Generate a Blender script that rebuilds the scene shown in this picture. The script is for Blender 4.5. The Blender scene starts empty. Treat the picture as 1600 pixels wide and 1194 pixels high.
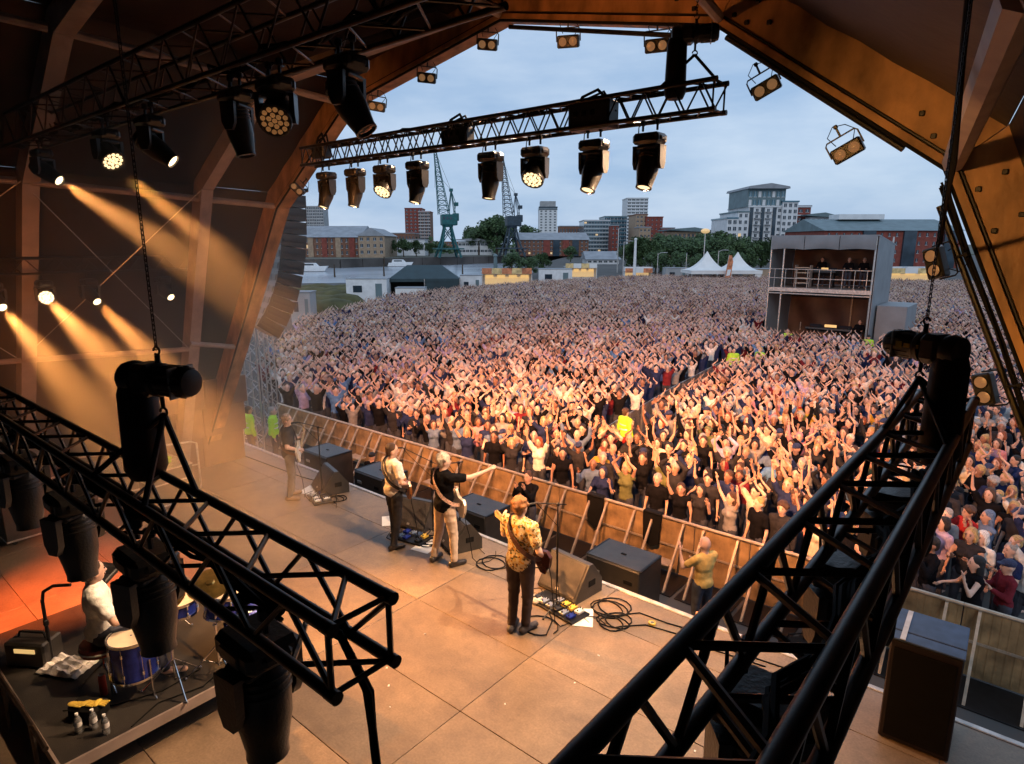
import bpy, math, random
from mathutils import Vector, Matrix, Euler
R = math.radians
rnd = random.Random(11)
sc = bpy.context.scene
COL = sc.collection
V = Vector

# ------------------------------------------------------------------ camera, sky, sun, exposure
HC, YAW, TH = 4.9, R(40), R(12.2)
cam = bpy.data.objects.new('camera', bpy.data.cameras.new('camera'))
COL.objects.link(cam)
cam.location = (0, 0, HC)
cam.rotation_euler = (R(90) - TH, 0, YAW)
cam.data.sensor_width = 36
cam.data.lens = 22.5
cam.data.clip_start = .05
cam.data.clip_end = 6000
sc.camera = cam

world = bpy.data.worlds.new("World")
sc.world = world
world.use_nodes = True
wn, wl = world.node_tree.nodes, world.node_tree.links
wn.clear()
SUN_EL, SUN_ROT = R(4), R(215)
sky = wn.new('ShaderNodeTexSky'); sky.sky_type = 'NISHITA'; sky.sun_disc = False
sky.sun_elevation = SUN_EL; sky.sun_rotation = SUN_ROT
sky.air_density = 1.0; sky.dust_density = .6; sky.ozone_density = 2.0
tc = wn.new('ShaderNodeTexCoord')
mp = wn.new('ShaderNodeMapping'); mp.inputs['Scale'].default_value = (.9, .9, 3.4)
nz = wn.new('ShaderNodeTexNoise'); nz.inputs['Scale'].default_value = 2.4; nz.inputs['Detail'].default_value = 8; nz.inputs['Roughness'].default_value = .58
rp = wn.new('ShaderNodeValToRGB')
rp.color_ramp.elements[0].position = .38; rp.color_ramp.elements[0].color = (2.7, 3.9, 5.75, 1)
rp.color_ramp.elements[1].position = .66; rp.color_ramp.elements[1].color = (4.6, 5.55, 6.9, 1)
mx = wn.new('ShaderNodeMixRGB'); mx.inputs[0].default_value = .84
bg = wn.new('ShaderNodeBackground'); bg.inputs['Strength'].default_value = .15
wo = wn.new('ShaderNodeOutputWorld')
wl.new(tc.outputs['Generated'], mp.inputs[0]); wl.new(mp.outputs[0], nz.inputs['Vector'])
wl.new(nz.outputs['Fac'], rp.inputs[0]); wl.new(sky.outputs[0], mx.inputs[1]); wl.new(rp.outputs[0], mx.inputs[2])
wl.new(mx.outputs[0], bg.inputs['Color']); wl.new(bg.outputs[0], wo.inputs[0])

sl = bpy.data.lights.new('sun', 'SUN'); sl.energy = .5; sl.angle = R(25); sl.color = (1, .93, .85)
so = bpy.data.objects.new('sun', sl); COL.objects.link(so)
so.rotation_euler = Euler((R(62), 0, R(35)))

sc.view_settings.view_transform = 'Standard'
sc.view_settings.look = 'None'
sc.view_settings.exposure = 0
sc.view_settings.gamma = 1
sc.view_settings.use_curve_mapping = False
sc.render.engine = 'CYCLES'
sc.cycles.use_denoising = True
sc.cycles.max_bounces = 6
sc.cycles.diffuse_bounces = 3
sc.cycles.glossy_bounces = 3
sc.cycles.volume_bounces = 0
sc.cycles.sample_clamp_indirect = 4

# light levels (W)
CROWD_W, STAGE_W, BEAM_W, ARCH_W = 6800, 640, 6500, 380
WARM = (1, .39, .145)
HOT = (1, .61, .33)

# ------------------------------------------------------------------ helpers
def ray(px, py):
    x, y = (px - 800) / 1000, (py - 597) / 1000
    fw = math.cos(TH) - y * math.sin(TH); up = -(math.sin(TH) + y * math.cos(TH))
    return V((math.cos(YAW) * x - math.sin(YAW) * fw, math.sin(YAW) * x + math.cos(YAW) * fw, up)), fw

def far(px, D, z=-1.0):
    """ground position straight ahead D metres, at the bearing of column px on the skyline"""
    r, fw = ray(px, 381)
    p = r * (D / fw)
    return V((p.x, p.y, z))

def zat(py, D):
    r, fw = ray(800, py)
    return HC + r.z * D / fw

def onground(px, py, z=0.0):
    r, fw = ray(px, py)
    t = (z - HC) / r.z
    return V((r.x * t, r.y * t, z))

class MB:
    def __init__(s): s.v, s.f, s.m = [], [], []
    def add(s, vs, fs, mi=0):
        o = len(s.v); s.v += [tuple(p) for p in vs]
        for f in fs: s.f.append(tuple(i + o for i in f)); s.m.append(mi)
        return s
    def box(s, c, size, rot=None, mi=0, bev=0):
        hx, hy, hz = [a / 2 for a in size]
        c = V(c)
        M = rot.to_matrix() if isinstance(rot, Euler) else (rot if rot is not None else Matrix.Identity(3))
        if bev <= 0:
            vs = [V((x, y, z)) for x in (-hx, hx) for y in (-hy, hy) for z in (-hz, hz)]
            fs = [(0, 1, 3, 2), (4, 6, 7, 5), (0, 4, 5, 1), (2, 3, 7, 6), (0, 2, 6, 4), (1, 5, 7, 3)]
            return s.add([c + M @ p for p in vs], fs, mi)
        b = min(bev, hx * .9, hy * .9, hz * .9)
        h = (hx, hy, hz); vs = []; idx = {}
        for sx in (-1, 1):
            for sy in (-1, 1):
                for sz in (-1, 1):
                    sg = (sx, sy, sz)
                    for a in range(3):
                        idx[sg, a] = len(vs)
                        vs.append(V([sg[k] * (h[k] - (0 if k == a else b)) for k in range(3)]))
        fs = []
        for a in range(3):
            o1, o2 = (a + 1) % 3, (a + 2) % 3
            for sg in (-1, 1):
                q = []
                for p1, p2 in ((-1, -1), (1, -1), (1, 1), (-1, 1)):
                    k = [0, 0, 0]; k[a] = sg; k[o1] = p1; k[o2] = p2; q.append(idx[tuple(k), a])
                fs.append(q)
            for p1 in (-1, 1):
                for p2 in (-1, 1):
                    k1 = [0, 0, 0]; k1[a] = -1; k1[o1] = p1; k1[o2] = p2
                    k2 = list(k1); k2[a] = 1; k1, k2 = tuple(k1), tuple(k2)
                    fs.append([idx[k1, o1], idx[k2, o1], idx[k2, o2], idx[k1, o2]])
        for sx in (-1, 1):
            for sy in (-1, 1):
                for sz in (-1, 1):
                    fs.append([idx[(sx, sy, sz), a] for a in range(3)])
        out = []
        for f in fs:
            n = (vs[f[1]] - vs[f[0]]).cross(vs[f[2]] - vs[f[0]])
            ce = sum((vs[i] for i in f), V()) / len(f)
            out.append(f if n.dot(ce) > 0 else f[::-1])
        return s.add([c + M @ p for p in vs], out, mi)
    def tube(s, pts, r, n=8, mi=0, caps=True):
        pts = [V(p) for p in pts]
        rs = r if isinstance(r, (list, tuple)) else [r] * len(pts)
        vs = []; prev = None
        for i, p in enumerate(pts):
            d = (pts[min(i + 1, len(pts) - 1)] - pts[max(i - 1, 0)])
            d = d.normalized() if d.length > 1e-9 else V((0, 0, 1))
            if prev is None:
                a = V((0, 0, 1)) if abs(d.z) < .9 else V((1, 0, 0))
                a = (a - d * a.dot(d)).normalized()
            else:
                a = prev - d * prev.dot(d)
                a = a.normalized() if a.length > 1e-6 else d.orthogonal().normalized()
            prev = a; b = d.cross(a)
            for k in range(n):
                t = 2 * math.pi * k / n
                vs.append(p + (a * math.cos(t) + b * math.sin(t)) * rs[i])
        fs = []
        for i in range(len(pts) - 1):
            for k in range(n):
                k2 = (k + 1) % n
                fs.append((i * n + k, i * n + k2, (i + 1) * n + k2, (i + 1) * n + k))
        if caps:
            fs.append(tuple(range(n - 1, -1, -1))); e = (len(pts) - 1) * n
            fs.append(tuple(e + k for k in range(n)))
        return s.add(vs, fs, mi)
    def cyl(s, a, b, r, r2=None, n=12, mi=0):
        return s.tube([a, b], [r, r if r2 is None else r2], n, mi)
    def ell(s, c, r, mi=0, nu=10, nv=6, M=None):
        c = V(c); vs = [c + (M @ V((0, 0, r[2])) if M else V((0, 0, r[2])))]; fs = []
        for j in range(1, nv):
            t = math.pi * j / nv
            for i in range(nu):
                a = 2 * math.pi * i / nu
                p = V((r[0] * math.sin(t) * math.cos(a), r[1] * math.sin(t) * math.sin(a), r[2] * math.cos(t)))
                vs.append(c + (M @ p if M else p))
        vs.append(c + (M @ V((0, 0, -r[2])) if M else V((0, 0, -r[2]))))
        for i in range(nu): fs.append((0, 1 + i, 1 + (i + 1) % nu))
        for j in range(nv - 2):
            for i in range(nu):
                a = 1 + j * nu + i; b = 1 + j * nu + (i + 1) % nu
                fs.append((a, a + nu, b + nu, b))
        l = len(vs) - 1; o = 1 + (nv - 2) * nu
        for i in range(nu): fs.append((o + i, l, o + (i + 1) % nu))
        return s.add(vs, fs, mi)
    def caps(s, a, ra, b, rb, n=10):
        a, b = V(a), V(b); d = b - a
        if d.length < 1e-6: return s.ell(a, (ra,) * 3)
        d.normalize(); pts = []; rs = []
        for k in (0.02, .3, .6, .85): pts.append(a - d * ra * (1 - k)); rs.append(ra * math.sqrt(max(0, 1 - (1 - k) ** 2)))
        pts.append(a); rs.append(ra); pts.append(b); rs.append(rb)
        for k in (.15, .4, .7, .98): pts.append(b + d * rb * k); rs.append(rb * math.sqrt(max(0, 1 - k * k)))
        return s.tube(pts, rs, n)
    def lathe(s, prof, M=None, n=20, mi=0, close=True):
        vs = []; fs = []
        for r, z in prof:
            for k in range(n):
                t = 2 * math.pi * k / n; p = V((r * math.cos(t), r * math.sin(t), z))
                vs.append(M @ p if M else p)
        for i in range(len(prof) - 1):
            for k in range(n):
                k2 = (k + 1) % n
                fs.append((i * n + k, i * n + k2, (i + 1) * n + k2, (i + 1) * n + k))
        if close:
            fs.append(tuple(range(n - 1, -1, -1))); e = (len(prof) - 1) * n
            fs.append(tuple(e + k for k in range(n)))
        return s.add(vs, fs, mi)
    def prism(s, poly, ext, mi=0):
        poly = [V(p) for p in poly]; ext = V(ext); n = len(poly)
        nn = V()
        for i in range(n): nn += poly[i].cross(poly[(i + 1) % n])
        if nn.dot(ext) > 0: poly = poly[::-1]
        fs = [tuple(range(n)), tuple(range(2 * n - 1, n - 1, -1))]
        for i in range(n):
            j = (i + 1) % n
            fs.append((j, i, i + n, j + n))
        return s.add(poly + [p + ext for p in poly], fs, mi)
    def quad(s, *p, mi=0):
        return s.add(p, [tuple(range(len(p)))], mi)
    def mesh(s, name, mats, smooth=35):
        me = bpy.data.meshes.new(name); me.from_pydata(s.v, [], s.f)
        for m in (mats if isinstance(mats, (list, tuple)) else [mats]): me.materials.append(m)
        if any(s.m): me.polygons.foreach_set('material_index', s.m)
        if smooth:
            me.polygons.foreach_set('use_smooth', [True] * len(me.polygons))
            me.set_sharp_from_angle(angle=R(smooth))
        me.update()
        return me
    def build(s, name, mats, parent=None, smooth=35, **kw):
        return ob(name, s.mesh(name, mats, smooth), parent, **kw)

def ob(name, me, parent=None, loc=None, rot=None, scale=None, **props):
    o = bpy.data.objects.new(name, me); COL.objects.link(o)
    if parent is not None: o.parent = parent
    if loc is not None: o.location = loc
    if rot is not None: o.rotation_euler = rot
    if scale is not None: o.scale = scale if hasattr(scale, '__len__') else (scale,) * 3
    for k, v in props.items(): o[k] = v
    return o

def tag(o, label, cat, group=None):
    o['label'] = label; o['category'] = cat
    if group: o['group'] = group
    return o

def thing(name, label, cat, loc=(0, 0, 0), rot=(0, 0, 0), group=None):
    return tag(ob(name, None, None, loc, rot), label, cat, group)

def struct(o): o['kind'] = 'structure'; return o

def copytree(o, parent=None):
    c = o.copy(); COL.objects.link(c)
    if parent is not None: c.parent = parent
    for ch in list(o.children): copytree(ch, c)
    return c

# ------------------------------------------------------------------ materials
def mat(name, col, rough=.6, metal=0., var=.18, scale=6., bump=0., bscale=60., spec=.5, emit=None, es=0., objcol=False, rand=None, stretch=None, trans=0, alpha=1):
    m = bpy.data.materials.new(name); m.use_nodes = True
    n, l = m.node_tree.nodes, m.node_tree.links
    b = n['Principled BSDF']
    b.inputs['Roughness'].default_value = rough; b.inputs['Metallic'].default_value = metal
    b.inputs['Specular IOR Level'].default_value = spec
    if emit: b.inputs['Emission Color'].default_value = (*emit, 1); b.inputs['Emission Strength'].default_value = es
    if trans: b.inputs['Transmission Weight'].default_value = trans
    t = n.new('ShaderNodeTexCoord'); src = t.outputs['Object']
    if stretch:
        q = n.new('ShaderNodeMapping'); q.inputs['Scale'].default_value = stretch; l.new(src, q.inputs[0]); src = q.outputs[0]
    z = n.new('ShaderNodeTexNoise'); z.inputs['Scale'].default_value = scale; z.inputs['Detail'].default_value = 5
    l.new(src, z.inputs['Vector'])
    mr = n.new('ShaderNodeMapRange'); mr.inputs['From Min'].default_value = .3; mr.inputs['From Max'].default_value = .7
    mr.inputs['To Min'].default_value = 1 - var; mr.inputs['To Max'].default_value = 1 + var; l.new(z.outputs['Fac'], mr.inputs[0])
    mu = n.new('ShaderNodeVectorMath'); mu.operation = 'SCALE'
    if objcol or rand:
        oi = n.new('ShaderNodeObjectInfo')
        if objcol: l.new(oi.outputs['Color'], mu.inputs[0])
        else:
            cols, k = rand
            a = n.new('ShaderNodeMath'); a.operation = 'MULTIPLY'; a.inputs[1].default_value = k; l.new(oi.outputs['Random'], a.inputs[0])
            fr = n.new('ShaderNodeMath'); fr.operation = 'FRACT'; l.new(a.outputs[0], fr.inputs[0])
            cr = n.new('ShaderNodeValToRGB'); cr.color_ramp.interpolation = 'CONSTANT'
            for i, c in enumerate(cols):
                e = cr.color_ramp.elements[i] if i < 2 else cr.color_ramp.elements.new(i / len(cols))
                e.position = i / len(cols); e.color = (*c, 1)
            l.new(fr.outputs[0], cr.inputs[0]); l.new(cr.outputs[0], mu.inputs[0])
    else: mu.inputs[0].default_value = col
    if name == 'fabric':      # woven stripes or a chest print on some tops
        wv = n.new('ShaderNodeTexWave'); wv.bands_direction = 'Z'; wv.inputs['Scale'].default_value = 9; l.new(t.outputs['Object'], wv.inputs['Vector'])
        gt = n.new('ShaderNodeMath'); gt.operation = 'LESS_THAN'; gt.inputs[1].default_value = .5; l.new(oi.outputs['Alpha'], gt.inputs[0])
        g2 = n.new('ShaderNodeMath'); g2.operation = 'GREATER_THAN'; g2.inputs[1].default_value = .55; l.new(wv.outputs['Fac'], g2.inputs[0])
        m2 = n.new('ShaderNodeMath'); m2.operation = 'MULTIPLY'; l.new(gt.outputs[0], m2.inputs[0]); l.new(g2.outputs[0], m2.inputs[1])
        mi_ = n.new('ShaderNodeMixRGB'); l.new(m2.outputs[0], mi_.inputs[0]); l.new(oi.outputs['Color'], mi_.inputs[1]); mi_.inputs[2].default_value = (.45, .42, .4, 1); l.new(mi_.outputs[0], mu.inputs[0])
    l.new(mr.outputs[0], mu.inputs['Scale']); l.new(mu.outputs[0], b.inputs['Base Color'])
    if bump:
        z2 = n.new('ShaderNodeTexNoise'); z2.inputs['Scale'].default_value = bscale; z2.inputs['Detail'].default_value = 4; l.new(src, z2.inputs['Vector'])
        bp = n.new('ShaderNodeBump'); bp.inputs['Strength'].default_value = bump; bp.inputs['Distance'].default_value = .02
        l.new(z2.outputs['Fac'], bp.inputs['Height']); l.new(bp.outputs[0], b.inputs['Normal'])
    return m

SHIRTS = dict(black=(.007, .007, .009), white=(.72, .71, .69), navy=(.02, .03, .09), grey=(.25, .25, .26), red=(.42, .03, .03), pink=(.62, .28, .32), blue=(.10, .22, .46),
              mustard=(.55, .33, .05), cream=(.65, .58, .45), maroon=(.15, .02, .03), olive=(.13, .14, .06), lilac=(.44, .36, .55), teal=(.03, .22, .24), charcoal=(.028, .028, .034), denim=(.12, .18, .30))
HAIRS = dict(dark=(.015, .010, .008), brown=(.07, .035, .018), grey=(.34, .33, .32), blonde=(.45, .30, .12), red=(.22, .06, .02), white=(.62, .6, .57))
SKINS = [(.60, .37, .28), (.54, .33, .24), (.64, .42, .33), (.48, .28, .20), (.28, .14, .09), (.58, .36, .27)]

M = {}
M['black'] = mat('black_steel', (.016, .016, .018), .4, .5, .25, 8, .04, 140)
M['tube'] = mat('black_powder_coated_tube', (.040, .032, .028), .34, .75, .4, 12, .03, 160)
M['plastic'] = mat('black_plastic', (.02, .02, .022), .42, 0, .2, 10, .1, 120)
M['plasticb'] = mat('worn_black_plastic', (.035, .032, .03), .35, 0, .3, 5, .15, 70)
M['rubber'] = mat('black_rubber', (.007, .007, .007), .75, 0, .2, spec=.15)
M['alu'] = mat('brushed_aluminium', (.55, .54, .53), .36, .85, .2, 12, .1, 60)
M['alup'] = mat('painted_pale_bar', (.30, .24, .215), .5, .1, .2, 5)
M['chrome'] = mat('chrome', (.75, .74, .72), .16, 1, .1, 10)
M['lit'] = mat('lit_lens', (.9, .8, .6), .3, emit=(1, .72, .38), es=1.7)
M['litdim'] = mat('dim_lamp', (.22, .12, .06), .3, emit=(1, .52, .22), es=.17)
M['litfaint'] = mat('faint_amber_cells', (.4, .2, .08), .3, emit=(1, .45, .15), es=.16)
M['litbeam'] = mat('bright_lens', (.9, .8, .6), .3, emit=(1, .74, .40), es=5)
M['lensoff'] = mat('glass_lens', (.03, .03, .04), .08, .2, .1)
M['glow'] = mat('warm_lit_panel', (.6, .4, .2), .5, emit=(1, .62, .22), es=.75)
M['canopy'] = mat('dark_canopy_fabric', (.014, .006, .004), .55, 0, .35, 1.6, .4, 5, spec=.35)
M['canopyb'] = mat('navy_canopy_fabric', (.010, .012, .024), .5, 0, .35, 1.4, .4, 5, spec=.4)
M['wood'] = mat('scuffed_timber_beam', (.33, .18, .085), .5, 0, .5, 5, .3, 24, stretch=(1, 1, .45))
M['clad'] = mat('brown_cladding', (.17, .095, .06), .6, 0, .25, 3, .2, 30)
M['grille'] = mat('speaker_grille', (.060, .048, .040), .55, .2, .3, 9, .4, 220)
M['fill'] = mat('dark_red_brown_cabinet', (.016, .008, .007), .5, 0, .3, 6)
M['edge'] = mat('aluminium_edge', (.52, .48, .45), .45, .4, .3, 9)
M['riser'] = mat('dark_riser_carpet', (.020, .016, .013), .85, 0, .35, 5, .4, 150)
M['paper'] = mat('white_paper', (.78, .77, .74), .7, 0, .05)
M['skin'] = mat('skin', (.6, .36, .27), .5, 0, .10, 9, objcol=True)
M['cloth'] = mat('fabric', (.3, .3, .3), .85, 0, .22, 9, .5, 26, objcol=True, spec=.06)
M['hair'] = mat('hair', (.1, .06, .03), .55, 0, .5, 30, .7, 90, objcol=True, stretch=(3, 3, .7))
M['dark'] = mat('dark_feature', (.02, .014, .012), .4, 0, .1)
M['lips'] = mat('lips', (.30, .08, .07), .5, 0, .1)
M['teeth'] = mat('teeth', (.7, .66, .6), .4, 0, .05)
M['denim'] = mat('dark_trousers', (.035, .04, .06), .85, 0, .3, 12)
M['skinR'] = mat('crowd_skin', (0, 0, 0), .5, 0, .1, rand=([(.64, .44, .36), (.60, .40, .33), (.70, .50, .43), (.52, .34, .27), (.30, .16, .11), (.64, .45, .38)], 37.7))
M['hairR'] = mat('crowd_hair', (0, 0, 0), .6, 0, .3, 20, rand=([HAIRS[k] for k in ('dark', 'brown', 'grey', 'blonde', 'dark', 'brown', 'dark', 'brown')], 91.3))
_s = [SHIRTS[k] for k in ('black', 'white', 'navy', 'grey', 'black', 'white', 'black', 'navy', 'lilac', 'white', 'navy', 'white', 'charcoal', 'black', 'denim', 'lilac', 'black', 'grey', 'maroon', 'white', 'black', 'navy', 'blue', 'navy')]
M['topR'] = mat('crowd_tops', (0, 0, 0), .85, 0, .25, 8, rand=(_s, 1.0), spec=.08)
M['hivis'] = mat('hi_vis_yellow', (.40, .70, .03), .6, 0, .12, emit=(.5, .9, .02), es=.05)  # slight emission makes the yellow cloth glow by itself
M['reflect'] = mat('reflective_tape', (.7, .7, .68), .3, .2, .05)
M['brick'] = mat('brick_brown', (.20, .095, .06), .85, 0, .3, 1.3, .3, 8)
M['brickred'] = mat('brick_red', (.23, .055, .04), .85, 0, .25, 1.1, .3, 8)
M['brickpale'] = mat('brick_buff', (.36, .26, .18), .85, 0, .2, 1.0)
M['whitewall'] = mat('white_render', (.66, .68, .70), .75, 0, .10, .6)
M['greywall'] = mat('grey_concrete', (.36, .37, .38), .8, 0, .2, .5)
M['tealroof'] = mat('teal_grey_roof', (.13, .19, .21), .55, .1, .2, .5)
M['greyroof'] = mat('grey_slate_roof', (.27, .29, .32), .6, 0, .2, .4)
M['glass'] = mat('dark_window_glass', (.035, .055, .075), .12, .1, .4, .4)
M['glassblue'] = mat('blue_glass', (.08, .17, .22), .12, .25, .4, .2)
M['litwin'] = mat('lit_window', (.5, .35, .18), .4, emit=(1, .66, .3), es=.55)
M['crane'] = mat('teal_crane_paint', (.015, .105, .11), .5, .2, .3, 1)
M['craned'] = mat('dark_crane_paint', (.035, .055, .075), .5, .2, .3, 1)
M['leaf'] = mat('leaves', (.062, .112, .040), .7, 0, .45, .9)
M['leafd'] = mat('leaves_deep', (.042, .082, .033), .7, 0, .45, .9)
M['bark'] = mat('bark', (.07, .05, .035), .9)
M['tent'] = mat('white_tent_canvas', (.78, .78, .77), .7, 0, .06, 1)
M['marquee'] = mat('dark_marquee_canvas', (.02, .045, .055), .6, 0, .2, 1)
M['whitepaint'] = mat('white_paint', (.74, .75, .76), .55, 0, .1, 2)
M['greypvc'] = mat('grey_tarpaulin', (.19, .215, .24), .5, 0, .15, 1.2, .25, 3)
M['browntarp'] = mat('brown_tarpaulin', (.055, .024, .016), .55, 0, .4, 1.5, .5, 3)
M['orange'] = mat('orange_banner', (.62, .22, .10), .6, 0, .5, 2.2)
M['yellow'] = mat('yellow_banner', (.72, .52, .24), .6, 0, .4, 2.2)
M['bluedrum'] = mat('blue_drum_shell', (.015, .03, .24), .22, .3, .3, 12)
M['drumhead'] = mat('drum_head', (.62, .50, .36), .5, 0, .1)
M['brass'] = mat('cymbal_bronze', (.60, .42, .14), .28, .95, .25, 14)
M['barrier'] = mat('tan_barrier_panel', (.30, .205, .105), .6, .1, .55, 3, .2, 20)
M['strut'] = mat('pale_barrier_steel', (.50, .42, .33), .45, .5, .25, 8)
M['redseat'] = mat('red_vinyl', (.22, .015, .012), .4, 0, .2)
M['towel'] = mat('white_towel', (.68, .64, .60), .9, 0, .1, 9, .6, 30)
M['plasticclear'] = mat('clear_plastic_bottle', (.85, .88, .9), .08, 0, .03, trans=.85)
M['skytop_pedal'] = mat('skylit_top_pedal_blue', (.05, .085, .16), .6, 0, .2, 9)  # sky light painted blue on the cabinet top; also a plain pedal colour
M['tape'] = mat('pale_tape', (.6, .6, .6), .6)
M['reddish'] = mat('red_bottle', (.5, .04, .02), .4)
M['gold'] = mat('yellow_glove', (.6, .42, .06), .7)
M['grass'] = mat('grass', (.085, .080, .032), .95, 0, .4, .6, .5, 3)

def floral():
    m = mat('floral_shirt', (.5, .38, .2), .85, 0, .1, 5, spec=.2)
    n, l = m.node_tree.nodes, m.node_tree.links
    v = n.new('ShaderNodeTexVoronoi'); v.inputs['Scale'].default_value = 46
    t = n.new('ShaderNodeTexCoord'); l.new(t.outputs['Object'], v.inputs['Vector'])
    r = n.new('ShaderNodeValToRGB'); r.color_ramp.interpolation = 'CONSTANT'
    r.color_ramp.elements[0].color = (.60, .50, .33, 1)
    for p, c in ((.25, (.55, .30, .06)), (.42, (.62, .55, .40)), (.6, (.10, .10, .05)), (.72, (.55, .42, .18)), (.88, (.16, .07, .03))):
        e = r.color_ramp.elements.new(p); e.color = (*c, 1)
    sp = n.new('ShaderNodeSeparateColor'); l.new(v.outputs['Color'], sp.inputs[0]); l.new(sp.outputs[0], r.inputs[0])
    l.new(r.outputs[0], n['Principled BSDF'].inputs['Base Color'])
    return m
M['floral'] = floral()

def deckmat():
    m = bpy.data.materials.new('stage_plywood'); m.use_nodes = True
    n, l = m.node_tree.nodes, m.node_tree.links; b = n['Principled BSDF']
    t = n.new('ShaderNodeTexCoord'); geo = n.new('ShaderNodeNewGeometry'); oi = n.new('ShaderNodeObjectInfo')
    z = n.new('ShaderNodeTexNoise'); z.inputs['Scale'].default_value = .9; z.inputs['Detail'].default_value = 9; z.inputs['Roughness'].default_value = .65
    l.new(geo.outputs['Position'], z.inputs['Vector'])
    r = n.new('ShaderNodeValToRGB'); r.color_ramp.elements[0].position = .28; r.color_ramp.elements[0].color = (.135, .094, .064, 1)
    r.color_ramp.elements[1].position = .75; r.color_ramp.elements[1].color = (.29, .205, .135, 1)
    l.new(z.outputs['Fac'], r.inputs[0])
    mr = n.new('ShaderNodeMapRange'); mr.inputs['To Min'].default_value = .82; mr.inputs['To Max'].default_value = 1.12; l.new(oi.outputs['Random'], mr.inputs[0])
    z2 = n.new('ShaderNodeTexNoise'); z2.inputs['Scale'].default_value = 40; z2.inputs['Detail'].default_value = 6; l.new(geo.outputs['Position'], z2.inputs['Vector'])
    mr2 = n.new('ShaderNodeMapRange'); mr2.inputs['From Min'].default_value = .25; mr2.inputs['From Max'].default_value = .75; mr2.inputs['To Min'].default_value = .8; mr2.inputs['To Max'].default_value = 1.15; l.new(z2.outputs['Fac'], mr2.inputs[0])
    mm = n.new('ShaderNodeMath'); mm.operation = 'MULTIPLY'; l.new(mr.outputs[0], mm.inputs[0]); l.new(mr2.outputs[0], mm.inputs[1])
    mu = n.new('ShaderNodeVectorMath'); mu.operation = 'SCALE'; l.new(r.outputs[0], mu.inputs[0]); z4 = n.new('ShaderNodeTexNoise'); z4.inputs['Scale'].default_value = 3.1; z4.inputs['Detail'].default_value = 10; z4.inputs['Roughness'].default_value = .7; z4.inputs['Distortion'].default_value = 1.2; l.new(geo.outputs['Position'], z4.inputs['Vector'])
    mr4 = n.new('ShaderNodeMapRange'); mr4.inputs['From Min'].default_value = .38; mr4.inputs['From Max'].default_value = .58; mr4.inputs['To Min'].default_value = .87; mr4.inputs['To Max'].default_value = 1.05; l.new(z4.outputs['Fac'], mr4.inputs[0])
    mp5 = n.new('ShaderNodeMapping'); mp5.inputs['Scale'].default_value = (1.2, 30, 1); mp5.inputs['Rotation'].default_value = (0, 0, .5); l.new(geo.outputs['Position'], mp5.inputs[0])
    z5 = n.new('ShaderNodeTexNoise'); z5.inputs['Scale'].default_value = 2.2; z5.inputs['Detail'].default_value = 3; l.new(mp5.outputs[0], z5.inputs['Vector'])
    mr5 = n.new('ShaderNodeMapRange'); mr5.inputs['From Min'].default_value = .66; mr5.inputs['From Max'].default_value = .74; mr5.inputs['To Min'].default_value = 1.0; mr5.inputs['To Max'].default_value = 1.30; l.new(z5.outputs['Fac'], mr5.inputs[0])
    m4 = n.new('ShaderNodeMath'); m4.operation = 'MULTIPLY'; l.new(mr4.outputs[0], m4.inputs[0]); l.new(mr5.outputs[0], m4.inputs[1])
    m5 = n.new('ShaderNodeMath'); m5.operation = 'MULTIPLY'; l.new(m4.outputs[0], m5.inputs[0]); l.new(mm.outputs[0], m5.inputs[1])
    l.new(m5.outputs[0], mu.inputs['Scale'])
    l.new(mu.outputs[0], b.inputs['Base Color'])
    mr3 = n.new('ShaderNodeMapRange'); mr3.inputs['To Min'].default_value = .32; mr3.inputs['To Max'].default_value = .62; l.new(z.outputs['Fac'], mr3.inputs[0]); l.new(mr3.outputs[0], b.inputs['Roughness'])
    bp = n.new('ShaderNodeBump'); bp.inputs['Strength'].default_value = .12; bp.inputs['Distance'].default_value = .01; l.new(z2.outputs['Fac'], bp.inputs['Height']); l.new(bp.outputs[0], b.inputs['Normal'])
    return m
M['deck'] = deckmat()
M['ground'] = mat('field_asphalt', (.07, .068, .066), .85, 0, .3, .25, .3, 6)
M['land'] = mat('far_land', (.09, .095, .075), .9, 0, .35, .02)
M['quaystone'] = mat('quay_stone', (.085, .075, .07), .85, 0, .4, .12)
M['water'] = mat('water', (.36, .40, .45), .20, 0, .25, .05, .10, .5, spec=.4)  # pale base colour stands in for the reflected sky

# ------------------------------------------------------------------ body meshes (shared library)
def remesh(mb, mats, name, voxel, smooth=3, ratio=None):
    me = bpy.data.meshes.new(name); me.from_pydata(mb.v, [], mb.f)
    o = bpy.data.objects.new('tmp', me); COL.objects.link(o)
    m = o.modifiers.new('r', 'REMESH'); m.mode = 'VOXEL'; m.voxel_size = voxel; m.use_smooth_shade = True
    if smooth: q = o.modifiers.new('s', 'SMOOTH'); q.iterations = smooth; q.factor = .5
    if ratio: q = o.modifiers.new('d', 'DECIMATE'); q.ratio = ratio
    bpy.context.view_layer.update()
    ev = o.evaluated_get(bpy.context.evaluated_depsgraph_get())
    out = bpy.data.meshes.new_from_object(ev); out.name = name
    bpy.data.objects.remove(o); bpy.data.meshes.remove(me)
    out.materials.clear()
    for q in (mats if isinstance(mats, (list, tuple)) else [mats]): out.materials.append(q)
    out.polygons.foreach_set('use_smooth', [True] * len(out.polygons))
    return out

def crumple(me, amp, sc_):
    from mathutils import noise
    for v in me.vertices:
        p = v.co; n = noise.noise(V((p.x * sc_, p.y * sc_, p.z * sc_ * 1.7))) + .5 * noise.noise(V((p.x * sc_ * 2.3 + 9, p.y * sc_ * 2.3, p.z * sc_ * 3)))
        v.co = p + v.normal * n * amp
    return me

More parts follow.
